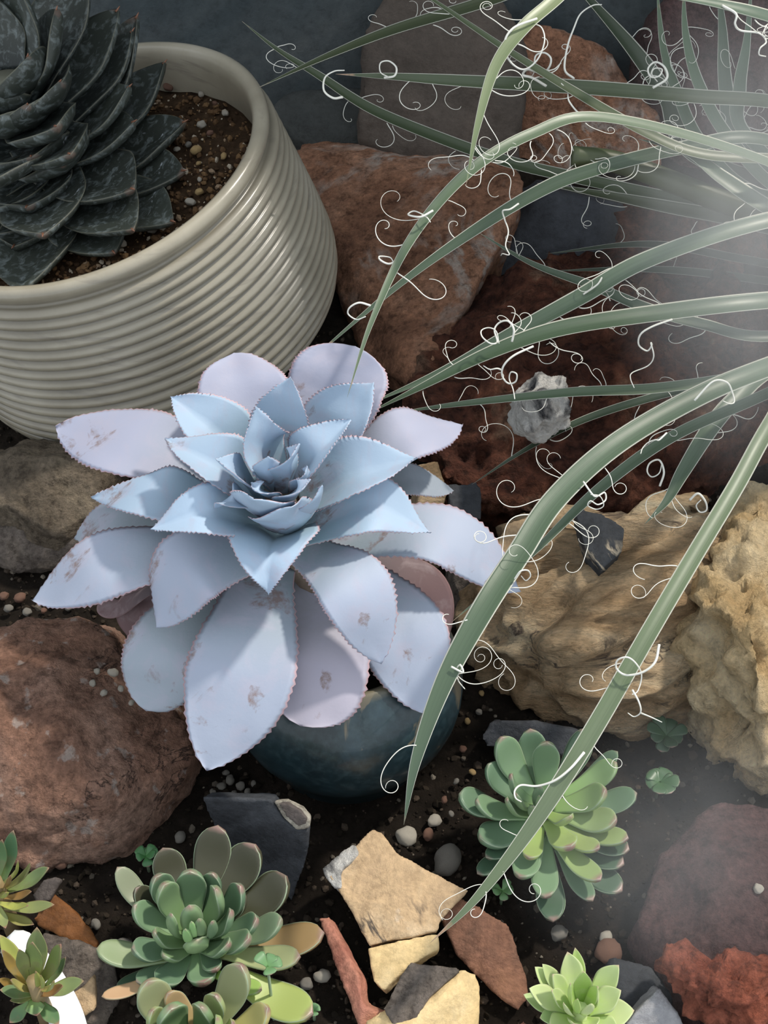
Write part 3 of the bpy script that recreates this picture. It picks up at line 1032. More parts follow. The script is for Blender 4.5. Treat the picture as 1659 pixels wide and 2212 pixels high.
rows = [
    (385, 1083, 420, 1360, 205, .014, (1.3, .9, .85)), (518, 1170, 760, 1210, 125, .008, (2.0, .9, .85)), (1020, 972, 900, 1330, 205, .020, (1.25, .85, .8)),
    (845, 1185, 830, 1350, 150, .014, (1.3, 1.0, .8)), (415, 1288, 450, 1420, 135, .014, (1.4, 1.1, .85)), (542, 1278, 580, 1470, 200, .020, G3),
    (740, 1268, 740, 1420, 165, .020, G3), (850, 1342, 820, 1440, 115, .020, (1.6, 1.4, .9)), (1205, 1268, 1000, 1430, 170, .012, (2.0, 1.15, .8)),
    (960, 1370, 900, 1450, 110, .014, (1.7, 1.2, .8)), (620, 1400, 640, 1480, 150, .024, G3), (500, 1440, 560, 1500, 140, .022, G3),
    (760, 1450, 720, 1500, 140, .024, G3), (350, 1440, 480, 1500, 150, .006, G1), (660, 1470, 660, 1520, 90, .03, G3),
]
rosette('stonecrop_rosette', 'pink-edged green rosette cut off by the bottom edge of the photo', (660, 1520), 0.040, rows, 'green_leaf', s=3.19, off=(200, 1780), wf=1.28)

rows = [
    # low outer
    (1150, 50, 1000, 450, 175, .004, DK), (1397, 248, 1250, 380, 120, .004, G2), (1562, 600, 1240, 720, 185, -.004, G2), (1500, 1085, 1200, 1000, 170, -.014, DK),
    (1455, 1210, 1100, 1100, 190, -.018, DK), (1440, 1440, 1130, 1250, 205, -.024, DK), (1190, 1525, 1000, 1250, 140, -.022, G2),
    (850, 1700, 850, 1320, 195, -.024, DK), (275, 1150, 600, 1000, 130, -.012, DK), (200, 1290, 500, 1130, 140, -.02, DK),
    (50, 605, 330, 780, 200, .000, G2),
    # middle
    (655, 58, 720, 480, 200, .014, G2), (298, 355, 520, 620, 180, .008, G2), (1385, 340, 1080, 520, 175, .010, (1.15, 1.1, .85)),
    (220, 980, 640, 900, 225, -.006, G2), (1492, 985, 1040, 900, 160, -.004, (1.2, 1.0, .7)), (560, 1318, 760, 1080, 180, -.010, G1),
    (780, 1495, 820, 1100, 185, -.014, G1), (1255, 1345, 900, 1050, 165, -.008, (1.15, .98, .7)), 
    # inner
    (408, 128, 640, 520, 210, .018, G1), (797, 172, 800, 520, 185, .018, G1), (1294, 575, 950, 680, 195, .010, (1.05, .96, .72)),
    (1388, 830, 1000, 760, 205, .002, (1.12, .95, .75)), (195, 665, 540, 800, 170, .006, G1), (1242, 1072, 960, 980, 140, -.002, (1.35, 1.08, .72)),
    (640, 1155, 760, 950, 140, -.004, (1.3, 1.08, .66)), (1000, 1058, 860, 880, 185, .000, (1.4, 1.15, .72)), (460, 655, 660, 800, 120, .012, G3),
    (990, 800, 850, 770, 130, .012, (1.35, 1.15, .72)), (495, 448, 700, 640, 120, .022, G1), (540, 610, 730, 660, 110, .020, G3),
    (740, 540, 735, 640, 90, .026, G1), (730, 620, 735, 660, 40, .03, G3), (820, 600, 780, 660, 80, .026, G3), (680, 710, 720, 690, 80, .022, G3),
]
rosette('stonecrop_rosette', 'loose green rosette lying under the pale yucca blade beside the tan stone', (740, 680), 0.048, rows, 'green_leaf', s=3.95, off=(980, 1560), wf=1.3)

W1, W2 = (1.0, 1.0, 1.0), (1.08, 1.04, 1.1)
rows = [
    (265, 300, 430, 430, 120, .004, W1), (310, 283, 440, 400, 100, .006, W1), (765, 290, 630, 430, 150, .008, W1), (778, 440, 620, 530, 160, .004, W2),
    (232, 428, 440, 510, 150, .004, W2), (196, 465, 420, 570, 110, -.006, (.8, .9, .8)), (295, 605, 450, 560, 130, -.006, (.75, .85, .8)),
    (858, 560, 640, 600, 190, -.004, W2), (505, 186, 580, 400, 90, .014, (.85, .92, .7)), (460, 212, 515, 430, 150, .014, W2),
    (355, 642, 470, 590, 130, .002, W1), (630, 650, 560, 590, 130, .006, W1), (372, 345, 475, 470, 130, .014, W1), (555, 328, 560, 480, 120, .018, (.85, .95, .7)),
    (640, 418, 560, 520, 105, .018, (.85, .95, .7)), (366, 440, 490, 530, 115, .012, W1), (480, 400, 520, 520, 110, .022, (.85, .95, .7)),
    (440, 520, 520, 560, 90, .018, W2), (500, 640, 530, 590, 120, .008, W1), (600, 520, 550, 560, 90, .02, W2), (520, 490, 530, 550, 60, .026, (.8, .95, .6)),
    (760, 680, 620, 620, 150, -.002, W1), (420, 720, 500, 620, 140, -.002, W1), (640, 440, 600, 480, 120, .010, W2),
]
rosette('houseleek_rosette', 'bright yellow-green pointed rosette next to the grey stone chip', (540, 560), 0.034, rows, 'lime_leaf', s=2.77, off=(1060, 1980),
        prof=prof_lance, thick=0.16, cup=0.06, fold=0.10, bulge=-0.06)

O1, O2, O3 = (1, 1, 1), (.62, .8, .9), (1.5, 1.4, .9)
rows = [
    (140, 163, 50, 610, 190, .016, (.45, .75, .9)), (20, 260, -60, 600, 150, .016, (.5, .75, .8)), (518, 558, 100, 790, 195, .010, (.9, 1.05, 1.1)),
    (332, 505, 50, 760, 130, .018, (1.1, 1.0, 1.0)), (190, 475, 20, 660, 110, .022, O3), (332, 810, 60, 900, 120, .004, (1.2, .6, .55)),
    (300, 960, -50, 1000, 120, .004, O3), (575, 950, 60, 1090, 165, -.004, O1), (360, 1160, -20, 1180, 140, -.014, (1.2, 1.0, .8)),
    (105, 640, -70, 710, 110, .020, (1.0, .5, .5)), (60, 1200, -60, 1000, 120, -.006, O1), (60, 820, -60, 740, 110, .02, O3),
]
rosette('houseleek_rosette', 'dark olive rosette at the photo edge against the pink-brown boulder', (-40, 720), 0.046, rows, 'olive_leaf', s=4.893, off=(0, 1760),
        prof=prof_lance, thick=0.14, cup=0.10, fold=0.08, bulge=-0.08)
rows = [
    (388, 1188, 370, 1700, 235, .014, (1.0, 1.05, 1.1)), (0, 1268, 240, 1700, 175, .010, O3), (22, 1425, 170, 1740, 120, .012, (1.2, .7, .5)),
    (695, 1505, 540, 1760, 120, .004, O2), (885, 1755, 400, 1890, 205, .000, (1.0, 1.1, 1.1)), (0, 1850, 330, 1900, 170, .002, O2),
    (105, 1965, 330, 1930, 120, -.006, O1), (390, 2120, 300, 1990, 215, -.010, (.8, 1.1, 1.2)), (625, 2215, 380, 2010, 170, -.014, (.45, .7, .75)),
    (-20, 1740, 160, 1800, 120, .004, (1.1, .6, .4)), (340, 1345, 330, 1740, 215, .022, (.9, 1.05, .9)), (642, 1365, 430, 1720, 210, .018, (.75, .85, .7)),
    (665, 1808, 390, 1920, 140, .004, (1.2, .55, .5)), (112, 1742, 340, 1850, 140, .010, (1.4, 1.1, .9)), (200, 1420, 260, 1720, 150, .02, O1),
    (375, 1650, 370, 1750, 90, .028, O3), (565, 1755, 410, 1810, 120, .018, O3), (430, 1690, 390, 1760, 60, .03, O3),
    (100, 2200, 250, 2050, 170, -.02, (.45, .7, .75)),
]
rosette('houseleek_rosette', 'olive rosette with a glowing green heart in front of the white plant label', (360, 1770), 0.046, rows, 'olive_leaf', s=4.893, off=(0, 1760),
        prof=prof_lance, thick=0.14, cup=0.10, fold=0.08, bulge=-0.08)

# ================================================================ yucca with curling threads
YROOT = atd(1930, 560, 0.86)
def yucca():
    foot = Vector((YROOT.x, YROOT.y, ground(YROOT.x, YROOT.y)))
    t = thing('thread_yucca', foot, 'thread-leaved yucca whose long grey-green blades with curly white threads arch across the bed', 'plant')
    link('crown', tube_mesh('crown', [foot - UP * 0.01, foot.lerp(YROOT, 0.6), YROOT + UP * 0.02], 0.035, 0.022, 14), 'dry_stem', t)
    R0 = (1930, 560, .86)
    S = [
        # control points (u, v, depth) from the crown to the tip, width px at the broad end, tone, threads, front-facing hint
        ([(1930, 470, .86), (1600, 330, .80), (1300, 255, .765), (1150, 290, .75), (1010, 375, .735), (890, 515, .72), (805, 690, .70), (750, 858, .685)], 40, (1.25, 1.3, 1.1), 7),
        ([(1930, 420, .88), (1659, 305, .84), (1480, 320, .83), (1270, 372, .83), (1150, 422, .83), (1000, 515, .83), (850, 625, .83), (640, 805, .83)], 44, (.75, .85, .72), 5),
        ([(1930, 440, .84), (1659, 478, .80), (1400, 562, .79), (1250, 645, .79), (1100, 725, .79), (950, 805, .80), (780, 880, .81)], 52, (1.05, 1.15, 1.0), 5),
        ([(1930, 640, .83), (1659, 652, .78), (1400, 682, .77), (1200, 715, .765), (1050, 768, .765), (920, 832, .77), (790, 895, .78)], 60, (.72, .85, .68), 5),
        ([(1930, 720, .85), (1659, 800, .80), (1430, 838, .79), (1230, 848, .785), (1000, 872, .78), (850, 892, .78)], 32, (.95, 1.05, .85), 4),
        ([(1930, 760, .88), (1600, 815, .86), (1400, 862, .86), (1250, 912, .86), (1130, 975, .86), (1020, 1046, .86)], 26, (.55, .62, .52), 4),
        ([(1930, 700, .80), (1659, 795, .74), (1500, 862, .72), (1330, 962, .70), (1200, 1080, .685), (1120, 1200, .67), (1040, 1325, .655), (960, 1475, .645), (900, 1640, .64), (872, 1782, .64)], 66, (.88, 1.0, .84), 7),
        ([(1930, 640, .82), (1760, 770, .77), (1659, 925, .73), (1590, 1050, .71), (1500, 1200, .69), (1400, 1370, .67), (1300, 1545, .655), (1210, 1692, .645), (1120, 1825, .64), (1020, 1950, .635), (928, 2038, .635)], 48, (1.3, 1.32, 1.0), 6),
        ([(1930, 690, .84), (1680, 790, .79), (1590, 862, .77), (1535, 925, .76), (1475, 1020, .755), (1440, 1082, .75), (1393, 1132, .745)], 50, (.95, 1.05, .95), 3),
        ([(1930, 720, .82), (1659, 850, .76), (1450, 945, .735), (1290, 1060, .72), (1150, 1195, .70), (972, 1347, .69)], 34, (.9, 1.0, .85), 4),
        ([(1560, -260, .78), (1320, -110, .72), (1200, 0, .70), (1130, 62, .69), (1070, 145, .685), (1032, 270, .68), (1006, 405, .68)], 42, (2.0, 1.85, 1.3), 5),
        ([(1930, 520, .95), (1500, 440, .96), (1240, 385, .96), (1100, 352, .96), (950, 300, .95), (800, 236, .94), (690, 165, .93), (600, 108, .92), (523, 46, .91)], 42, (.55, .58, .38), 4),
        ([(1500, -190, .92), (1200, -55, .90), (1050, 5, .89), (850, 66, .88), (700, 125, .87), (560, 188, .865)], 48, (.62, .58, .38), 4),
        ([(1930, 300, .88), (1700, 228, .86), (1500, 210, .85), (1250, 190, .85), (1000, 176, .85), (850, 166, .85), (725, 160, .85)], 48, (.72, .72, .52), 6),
        ([(1930, 380, .86), (1700, 348, .83), (1520, 335, .82), (1400, 290, .82), (1250, 205, .83), (1100, 112, .84), (950, 10, .85), (860, -50, .86)], 38, (1.05, 1.0, .72), 3),
        ([(1930, 480, .95), (1520, 350, .96), (1440, 215, .96), (1370, 115, .96), (1290, 20, .96), (1180, -100, .96)], 62, (.5, .52, .42), 3),
        ([(1930, 470, .92), (1640, 420, .93), (1515, 310, .93), (1462, 200, .92), (1432, 100, .91), (1418, -40, .90)], 38, (1.0, 1.15, .95), 3),
        ([(1930, 470, .90), (1700, 420, .91), (1575, 300, .91), (1512, 190, .90), (1482, 80, .89), (1476, -40, .88)], 40, (.95, 1.15, .9), 4),
        ([(1930, 430, .93), (1700, 400, .95), (1590, 300, .96), (1566, 180, .96), (1560, 60, .95), (1550, -50, .94)], 46, (.8, .9, .8), 3),
        ([(1930, 420, .90), (1720, 380, .92), (1600, 280, .93), (1596, 190, .92), (1612, 90, .91), (1625, -50, .90)], 46, (.9, 1.05, .9), 3),
        ([(1930, 170, .80), (1760, 75, .74), (1659, 38, .72), (1540, 8, .71), (1400, -14, .70)], 52, (.95, 1.1, 1.0), 4),
        ([(1930, 590, .86), (1800, 520, .83), (1659, 450, .82), (1560, 385, .82), (1485, 330, .82), (1380, 300, .82)], 52, (1.1, 1.15, 1.05), 3),
        ([(1930, 690, .90), (1659, 728, .88), (1520, 702, .87), (1400, 668, .86), (1280, 618, .86), (1150, 570, .865), (1030, 500, .87)], 36, (.7, .78, .68), 5),
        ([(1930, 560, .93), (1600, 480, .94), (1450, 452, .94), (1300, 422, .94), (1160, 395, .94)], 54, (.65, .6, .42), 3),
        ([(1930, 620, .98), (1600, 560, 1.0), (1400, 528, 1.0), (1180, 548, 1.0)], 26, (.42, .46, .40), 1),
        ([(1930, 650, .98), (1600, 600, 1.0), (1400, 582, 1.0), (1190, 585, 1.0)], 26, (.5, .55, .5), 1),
    ]
    rnd = random.Random(21)
    for i, (pts, w, colr, nth) in enumerate(S):
        P = [atd(*p) for p in pts]
        wd = px(w * 0.82, P[len(P) // 2])
        hint = (UP * 0.75 - CF * 0.55).normalized()
        nu = 10 * (len(P) - 1)
        me = leaf_mesh('leaf', P, wd, hint, prof_strap_long if len(P) > 9 else prof_strap, thick=wd * 0.10, cup=0.10 + 0.05 * rnd.random(), nu=nu, nv=8, seed=i, edge_thick=0.6,
                       roll=rnd.uniform(-0.35, 0.35))
        lf = link('leaf', me, 'strap_leaf', t)
        lf.color = (*colr, 1)
        # curly threads peeling from both margins
        C_ = catmull(P, 200)
        for k in range(int(nth * 1.8)):
            s = rnd.uniform(0.30, 0.90)
            n = int(s * 200)
            T = (C_[n + 1] - C_[n]).normalized()
            Sd = T.cross(hint).normalized()
            side = rnd.choice((-1, 1))
            st = C_[n] + Sd * side * wd * 0.5 * prof_strap(s) * 0.98
            filament(lf, st, T, Sd * side, hint, rnd)
    # threads traced one by one where the photo shows them large
    for (li, d, r, pp) in TRACED:
        kids = [c for c in t.children if c.name.startswith('leaf')]
        pts = catmull([atd(u, v, d - 0.003 * sin(q * 1.3)) for q, (u, v) in enumerate(pp)], len(pp) * 7)
        link('thread', tube_mesh('thread', pts, px(r, pts[0]), px(r * 0.45, pts[0]), 5), 'thread', kids[li])
    # the thick cut-off blade stump
    P = [atd(*p) for p in [(1930, 560, .88), (1700, 480, .86), (1560, 435, .85), (1450, 392, .845), (1330, 350, .84), (1236, 338, .838)]]
    C_ = catmull(P, 40)
    w0 = px(46, P[4])
    me = tube_mesh('cut_blade', C_, lambda s: w0 * 0.5 * (1.15 - 0.15 * s), None, 14)
    o = link('cut_blade', me, 'strap_leaf', t)
    o['label'] = 'thick rounded cut-off blade stump'
    o.color = (.75, .7, .45, 1)
    lay = me.uv_layers.new(name='UVMap')
    for lp in lay.data:
        lp.uv = (0.5, 0.4)
    for k in range(7):
        a = rnd.random() * 6.28
        filament(o, C_[-1 - rnd.randint(0, 3)] + CX * -0.001, (P[4] - P[5]).normalized(), Vector((-0.5, cos(a), sin(a))).normalized(), -CF, rnd)
    return t

def filament(parent, start, T, S, Nn, rnd):
    """a thread that leaves the margin and curls up; it hangs and coils in space"""
    d = (S * rnd.uniform(0.4, 1.0) + T * rnd.uniform(-0.9, 0.9)).normalized()
    e1 = d
    e2 = (Nn.cross(e1) + UP * rnd.uniform(-0.3, 0.3))
    e2 = (e2 - e1 * e2.dot(e1)).normalized()
    e3 = e1.cross(e2)
    Ltot = rnd.uniform(0.014, 0.048)
    n = 44
    th = 0.0
    sgn = rnd.choice((-1, 1))
    k0 = rnd.uniform(10, 60)
    k1 = rnd.uniform(180, 620)
    wob = rnd.uniform(40, 140)
    ph = rnd.random() * 6.28
    p = start.copy()
    pts = [p.copy()]
    ds = Ltot / n
    lift = rnd.uniform(-0.12, 0.2)
    for i in range(n):
        f = i / n
        kap = sgn * (k0 + (k1 - k0) * max(0, f - 0.30) / 0.70) + wob * sin(f * 9 + ph)
        th += kap * ds
        p = p + (e1 * cos(th) + e2 * sin(th) + e3 * (lift * (0.3 + f)) - UP * 0.12 * f) * ds
        pts.append(p.copy())
    r = rnd.uniform(0.0002, 0.00036)
    return link('thread', tube_mesh('thread', pts, r, r * 0.5, 4), 'thread', parent)

TRACED = [
    (3, .755, 2.6, [(1106, 738), (1110, 712), (1098, 694), (1080, 696), (1068, 712), (1074, 738), (1060, 742), (1042, 728), (1040, 714), (1056, 708), (1072, 716), (1078, 742)]),
    (3, .755, 2.6, [(1152, 748), (1110, 768), (1088, 790), (1085, 812), (1098, 828), (1114, 824), (1116, 808), (1104, 804), (1100, 818), (1108, 840), (1112, 862)]),
    (3, .757, 2.2, [(1085, 800), (1074, 796), (1058, 798), (1044, 790)]),
    (3, .76, 2.4, [(1452, 690), (1410, 705), (1384, 722), (1380, 745), (1398, 758), (1408, 745), (1406, 742), (1412, 770), (1400, 790), (1366, 805), (1362, 818), (1370, 838)]),
    (7, .655, 3.0, [(1424, 1392), (1415, 1430), (1388, 1452), (1352, 1458), (1332, 1444), (1334, 1426), (1356, 1420), (1376, 1436), (1386, 1460), (1378, 1492), (1366, 1500)]),
    (7, .655, 2.4, [(1366, 1490), (1380, 1516), (1384, 1538), (1370, 1548), (1356, 1540)]),
    (7, .655, 2.2, [(1384, 1540), (1404, 1548), (1430, 1560)]),
    (7, .645, 3.4, [(1262, 1625), (1232, 1660), (1198, 1686), (1160, 1698), (1126, 1696), (1112, 1708), (1114, 1724), (1126, 1732)]),
    (6, .70, 2.6, [(1500, 865), (1540, 824), (1570, 826), (1582, 848), (1586, 868), (1576, 872), (1562, 866)]),
    (6, .70, 2.2, [(1440, 935), (1424, 950), (1416, 950), (1400, 956), (1388, 968), (1384, 980)]),
    (6, .685, 2.2, [(1260, 1040), (1280, 1068), (1290, 1072), (1306, 1064), (1308, 1080), (1292, 1090), (1276, 1082), (1270, 1092), (1288, 1100), (1304, 1092), (1296, 1072), (1276, 1068)]),
    (8, .75, 2.6, [(1425, 1050), (1434, 1020), (1424, 994), (1404, 1000), (1398, 1018), (1408, 1030), (1424, 1022), (1430, 1000)]),
    (8, .745, 2.8, [(1490, 1080), (1508, 1066), (1524, 1084), (1526, 1102), (1512, 1106), (1504, 1092), (1514, 1080)]),
    (6, .66, 2.2, [(1112, 1250), (1124, 1234), (1140, 1232), (1146, 1244), (1136, 1254), (1126, 1244)]),
    (6, .645, 2.6, [(975, 1440), (1000, 1452), (994, 1436), (986, 1448), (990, 1470), (1004, 1488)]),
    (10, .69, 2.8, [(1160, 40), (1110, 60), (1090, 92), (1100, 130), (1130, 150), (1160, 130), (1176, 90), (1170, 60), (1150, 50)]),
    (13, .845, 3.2, [(1180, 186), (1150, 168), (1130, 162), (1140, 150), (1170, 158), (1186, 146), (1190, 126), (1176, 114), (1158, 120), (1156, 140), (1172, 152), (1196, 150), (1212, 136)]),
    (13, .845, 2.8, [(1240, 170), (1220, 150), (1226, 100), (1240, 60), (1254, 30), (1280, 12), (1300, 10)]),
    (13, .845, 2.8, [(1410, 190), (1440, 170), (1436, 146), (1416, 134), (1400, 148), (1406, 166), (1424, 164), (1430, 150), (1414, 148), (1408, 160), (1420, 176)]),
    (13, .845, 3.0, [(740, 210), (720, 212), (700, 196), (702, 168), (722, 154), (744, 152)]),
    (13, .845, 2.6, [(830, 168), (852, 164), (856, 146), (840, 132), (822, 136), (822, 156), (838, 166)]),
    (0, .72, 2.6, [(935, 455), (910, 468), (888, 466), (882, 462), (896, 456), (920, 468), (930, 480)]),
    (0, .72, 2.6, [(860, 562), (840, 570), (822, 562), (820, 554), (842, 556), (850, 566)]),
    (0, .70, 2.6, [(800, 660), (776, 654), (756, 664), (752, 678), (770, 690), (790, 684)]),
    (1, .82, 2.2, [(1120, 440), (1102, 452), (1086, 456), (1090, 474), (1098, 500), (1092, 530), (1100, 550), (1086, 548), (1082, 552)]),
    (2, .79, 2.2, [(1260, 636), (1290, 615), (1300, 600), (1294, 622), (1310, 632), (1318, 650)]),
    (20, .71, 3.0, [(1560, 12), (1590, 30), (1588, 52), (1600, 66), (1640, 72), (1655, 90), (1642, 104), (1640, 118), (1654, 122)]),
    (14, .83, 2.6, [(1300, 240), (1260, 250), (1230, 220), (1226, 196), (1212, 180)]),
]
yucca()

# ================================================================ stones
rock('boulder', 'rust-brown flat-topped boulder with white veins behind the cream pot',
     [(640, 350, .985), (700, 385, .96), (900, 392, .94), (1132, 392, .92), (1110, 470, .89), (1040, 600, .85), (960, 760, .775), (905, 830, .745), (790, 790, .79), (735, 640, .87),
      (1000, 400, .93)],
     'rust_rock', mode='y', back=0.05, voxel=0.003, amp=0.004, freq=20, seed=1)
rock('boulder', 'dark maroon pitted boulder below the yucca blades',
     [(900, 880, .70), (990, 700, .80), (1250, 590, .84), (1480, 600, .84), (1700, 640, .80), (1720, 960, .70), (1480, 1080, .655), (1150, 1120, .63), (960, 1040, .64), (1080, 860, .70), (1350, 800, .73)],
     'maroon_rock', mode='y', back=0.05, voxel=0.0032, amp=0.012, freq=30, seed=2, pits=0.02)
rock('boulder', 'large pink-brown rough boulder beside the green rosette',
     [(-60, 1390, .050), (60, 1335, .052), (160, 1330, .052), (230, 1370, .046), (280, 1490, .042), (400, 1560, .034), (420, 1640, .024), (340, 1760, .010), (230, 1850, .004), (80, 1880, .004),
      (-60, 1860, .006), (120, 1560, .060), (-40, 1560, .062), (200, 1700, .045)],
     'pink_rock', mode='z', back=0.02, voxel=0.003, amp=0.007, freq=22, seed=3, flat_back=0.5)
rock('boulder', 'grey-tan chert lump wedged under the cream pot',
     [(-60, 1000, .055), (60, 985, .066), (190, 990, .066), (232, 1030, .058), (225, 1110, .045), (110, 1145, .040), (0, 1090, .050), (-60, 1060, .050), (160, 1210, .012), (20, 1200, .012)],
     'chert', mode='z', back=0.03, voxel=0.0028, amp=0.006, freq=28, seed=4)
rock('boulder', 'brown stone in the shade under the chert lump',
     [(-60, 1130, .030), (80, 1150, .032), (190, 1170, .028), (240, 1150, .022), (200, 1230, .006), (60, 1240, .006), (-60, 1210, .006)],
     'grey_tan', mode='z', back=0.04, voxel=0.0035, amp=0.005, freq=24, seed=14)
rock('boulder', 'broad tan layered stone under the black chip',
     [(1030, 1350, .035), (1060, 1240, .050), (1120, 1130, .062), (1230, 1120, .066), (1420, 1072, .070), (1530, 1068, .066), (1580, 1180, .070), (1540, 1330, .060), (1520, 1480, .035), (1440, 1540, .018),
      (1270, 1560, .010), (1130, 1500, .012), (1060, 1430, .020), (1300, 1270, .078), (1200, 1380, .056), (1420, 1250, .080)],
     'tan_rock', mode='z', back=0.02, voxel=0.0026, amp=0.007, freq=26, seed=5, grain=(Vector((1, 0.35, 0.25)), 0.25), ridged=0.030, pits=0.03, flat_back=0.6)
rock('boulder', 'sunlit cream and ochre lumpy stone at the photo edge',
     [(1495, 1280, .080), (1540, 1220, .085), (1640, 1050, .092), (1760, 1040, .090), (1780, 1500, .060), (1740, 1690, .020), (1600, 1690, .010), (1540, 1640, .014), (1510, 1500, .035), (1500, 1400, .055), (1620, 1350, .096), (1640, 1520, .07)],
     'cream_rock', mode='z', back=0.02, voxel=0.0028, amp=0.012, freq=26, seed=6, pits=0.03, ridged=0.018, flat_back=0.6)
rock('stone', 'small pink-tan stone under the cream lumpy stone',
     [(1622, 1600, .030), (1700, 1580, .034), (1720, 1700, .006), (1650, 1700, .006), (1628, 1650, .012)], 'yellow_flake', mode='z', back=0.02, voxel=0.002, amp=0.002, seed=7)
rock('boulder', 'dusky plum boulder filling the corner by the yellow-green rosette',
     [(1380, 1990, .022), (1430, 1850, .030), (1500, 1760, .036), (1560, 1720, .036), (1760, 1740, .040), (1780, 2260, .036), (1560, 2250, .020), (1470, 2150, .018), (1420, 2070, .020), (1600, 1950, .048), (1560, 2100, .040)],
     'plum_rock', mode='z', back=0.0, voxel=0.0028, amp=0.005, freq=24, seed=8, flat_back=0.8)
rock('stone', 'bright brick-red rough stone on the plum boulder',
     [(1440, 2062, .050), (1500, 2100, .052), (1580, 2092, .054), (1700, 2080, .056), (1720, 2200, .050), (1600, 2210, .046), (1520, 2190, .046), (1455, 2110, .046), (1540, 2140, .056)],
     'scarlet_rock', mode='z', back=0.006, sink=-0.035, voxel=0.0016, amp=0.007, freq=70, seed=9, ridged=0.004, flat_back=0.9)
rock('boulder', 'russet rock behind the yucca blades against the wall',
     [(1080, 330, 1.02), (1090, 120, 1.04), (1160, 40, 1.05), (1290, 90, 1.05), (1420, 250, 1.03), (1430, 420, 1.0), (1250, 420, 1.0)],
     'rust_rock', mode='y', back=0.03, voxel=0.0045, amp=0.006, seed=10)
rock('boulder', 'added smooth brown-grey rock in place of brown haze behind the horizontal blades',
     [(770, 300, 1.0), (790, 60, 1.035), (860, -60, 1.05), (1060, -60, 1.05), (1140, 90, 1.04), (1120, 340, .99), (930, 380, .98)],
     'brown_grey', mode='y', back=0.03, voxel=0.0045, amp=0.004, seed=40)  # added rock, its brown-grey tone stands in for a brownish haze
rock('boulder', 'added low dark grey slab in place of the wall foot and ground behind the cream pot',
     [(560, 250, 1.03), (620, 200, 1.05), (800, 190, 1.06), (840, 300, 1.02), (800, 400, 1.0), (640, 380, 1.02)],
     'dim_grey', mode='y', back=0.02, voxel=0.0045, amp=0.003, seed=41)  # added slab, gives the grey of the wall foot and ground
rock('boulder', 'dull purple-red rock behind the upright blades',
     [(1400, 60, 1.04), (1480, -60, 1.05), (1720, -60, 1.05), (1800, 100, 1.04), (1800, 420, 1.0), (1480, 420, 1.0)],
     'plum_rock', mode='y', back=0.03, voxel=0.0045, amp=0.006, seed=11)
rock('boulder', 'grey stone in the shade behind the crossing blades',
     [(1120, 470, .93), (1180, 420, .94), (1340, 440, .94), (1400, 520, .92), (1380, 620, .89), (1120, 640, .88), (1050, 600, .89)],
     'slate', mode='y', back=0.03, voxel=0.0035, amp=0.006, seed=12)
rock('boulder', 'brown rock under the cut-off blade stump',
     [(1330, 470, .93), (1440, 440, .94), (1640, 480, .93), (1700, 620, .88), (1500, 640, .87), (1360, 600, .88)],
     'maroon_rock', mode='y', back=0.03, voxel=0.0035, amp=0.007, seed=13)
rock('stone', 'white and black mottled quartz chunk on the maroon boulder',
     [(1118, 880, .640), (1130, 850, .642), (1165, 825, .645), (1218, 815, .645), (1236, 880, .635), (1215, 915, .628), (1140, 932, .624), (1120, 900, .632), (1180, 880, .622)],
     'quartz', mode='y', back=0.012, sink=-0.10, voxel=0.0013, amp=0.0045, freq=75, seed=15, flat_back=0.95)
shard('slate_chip', 'black angular chip with pale veins on the tan stone',
      [(1244, 1096, .094), (1300, 1108, .093), (1350, 1140, .090), (1346, 1190, .088), (1300, 1232, .086), (1272, 1200, .088), (1250, 1140, .092)], 'charcoal', thick=0.012, voxel=0.0013, seed=16, amp=0.0012)
shard('slate_chip', 'dark grey slate tile half hidden behind the pale rosette',
      [(965, 1045, .066), (1030, 1040, .066), (1042, 1060, .064), (1040, 1120, .060), (975, 1115, .062)], 'slate', thick=0.010, voxel=0.0016, seed=17)
shard('stone_flake', 'small orange-tan flake beside the pale rosette tip',
      [(1095, 1130, .075), (1180, 1098, .078), (1225, 1130, .075), (1205, 1165, .072), (1100, 1230, .066), (1060, 1200, .068)], 'tan_flake', thick=0.008, voxel=0.0016, seed=18)
rock('stone', 'beige stone just behind the right leaves of the pale rosette',
     [(905, 1010, .070), (945, 1000, .074), (965, 1060, .066), (955, 1100, .058), (900, 1100, .058)], 'tan_rock', mode='z', back=0.02, voxel=0.0022, amp=0.003, seed=19)
rock('stone', 'brown stone in the shadow between bowl and tan stone',
     [(1000, 1240, .030), (1060, 1230, .034), (1080, 1300, .025), (1060, 1370, .012), (1010, 1330, .016), (980, 1270, .024)], 'grey_tan', mode='z', back=0.03, voxel=0.0024, amp=0.004, seed=20)
# dark upright slate with a pale broken corner
t = thing('slate_slab', atz(550, 1880, 0.0), 'dark slate slab with a pale-rimmed broken corner standing by the teal bowl', 'rock')
shard('slab', '', [(434, 1722, .058), (588, 1728, .060), (612, 1768, .054), (640, 1792, .050), (668, 1790, .049), (664, 1850, .030), (630, 1945, .000), (520, 1880, .006), (470, 1800, .030)],
      'slate', thick=0.012, voxel=0.0014, amp=0.0008, seed=21, parent=t, push=(0.1, 0.7, -0.5))
shard('broken_corner', '', [(590, 1731, .0615), (618, 1729, .0615), (655, 1748, .060), (671, 1768, .057), (668, 1788, .0515), (641, 1793, .0510), (613, 1768, .0555)],
      'slate_edge', thick=0.006, voxel=0.0009, amp=0.0004, seed=22, parent=t)
shard('corner_core', '', [(600, 1736, .0628), (618, 1735, .0626), (650, 1752, .0612), (664, 1770, .0582), (662, 1782, .0535), (643, 1786, .0530), (618, 1764, .0568)],
      'slate_core', thick=0.004, voxel=0.0009, amp=0.0004, seed=23, parent=t)
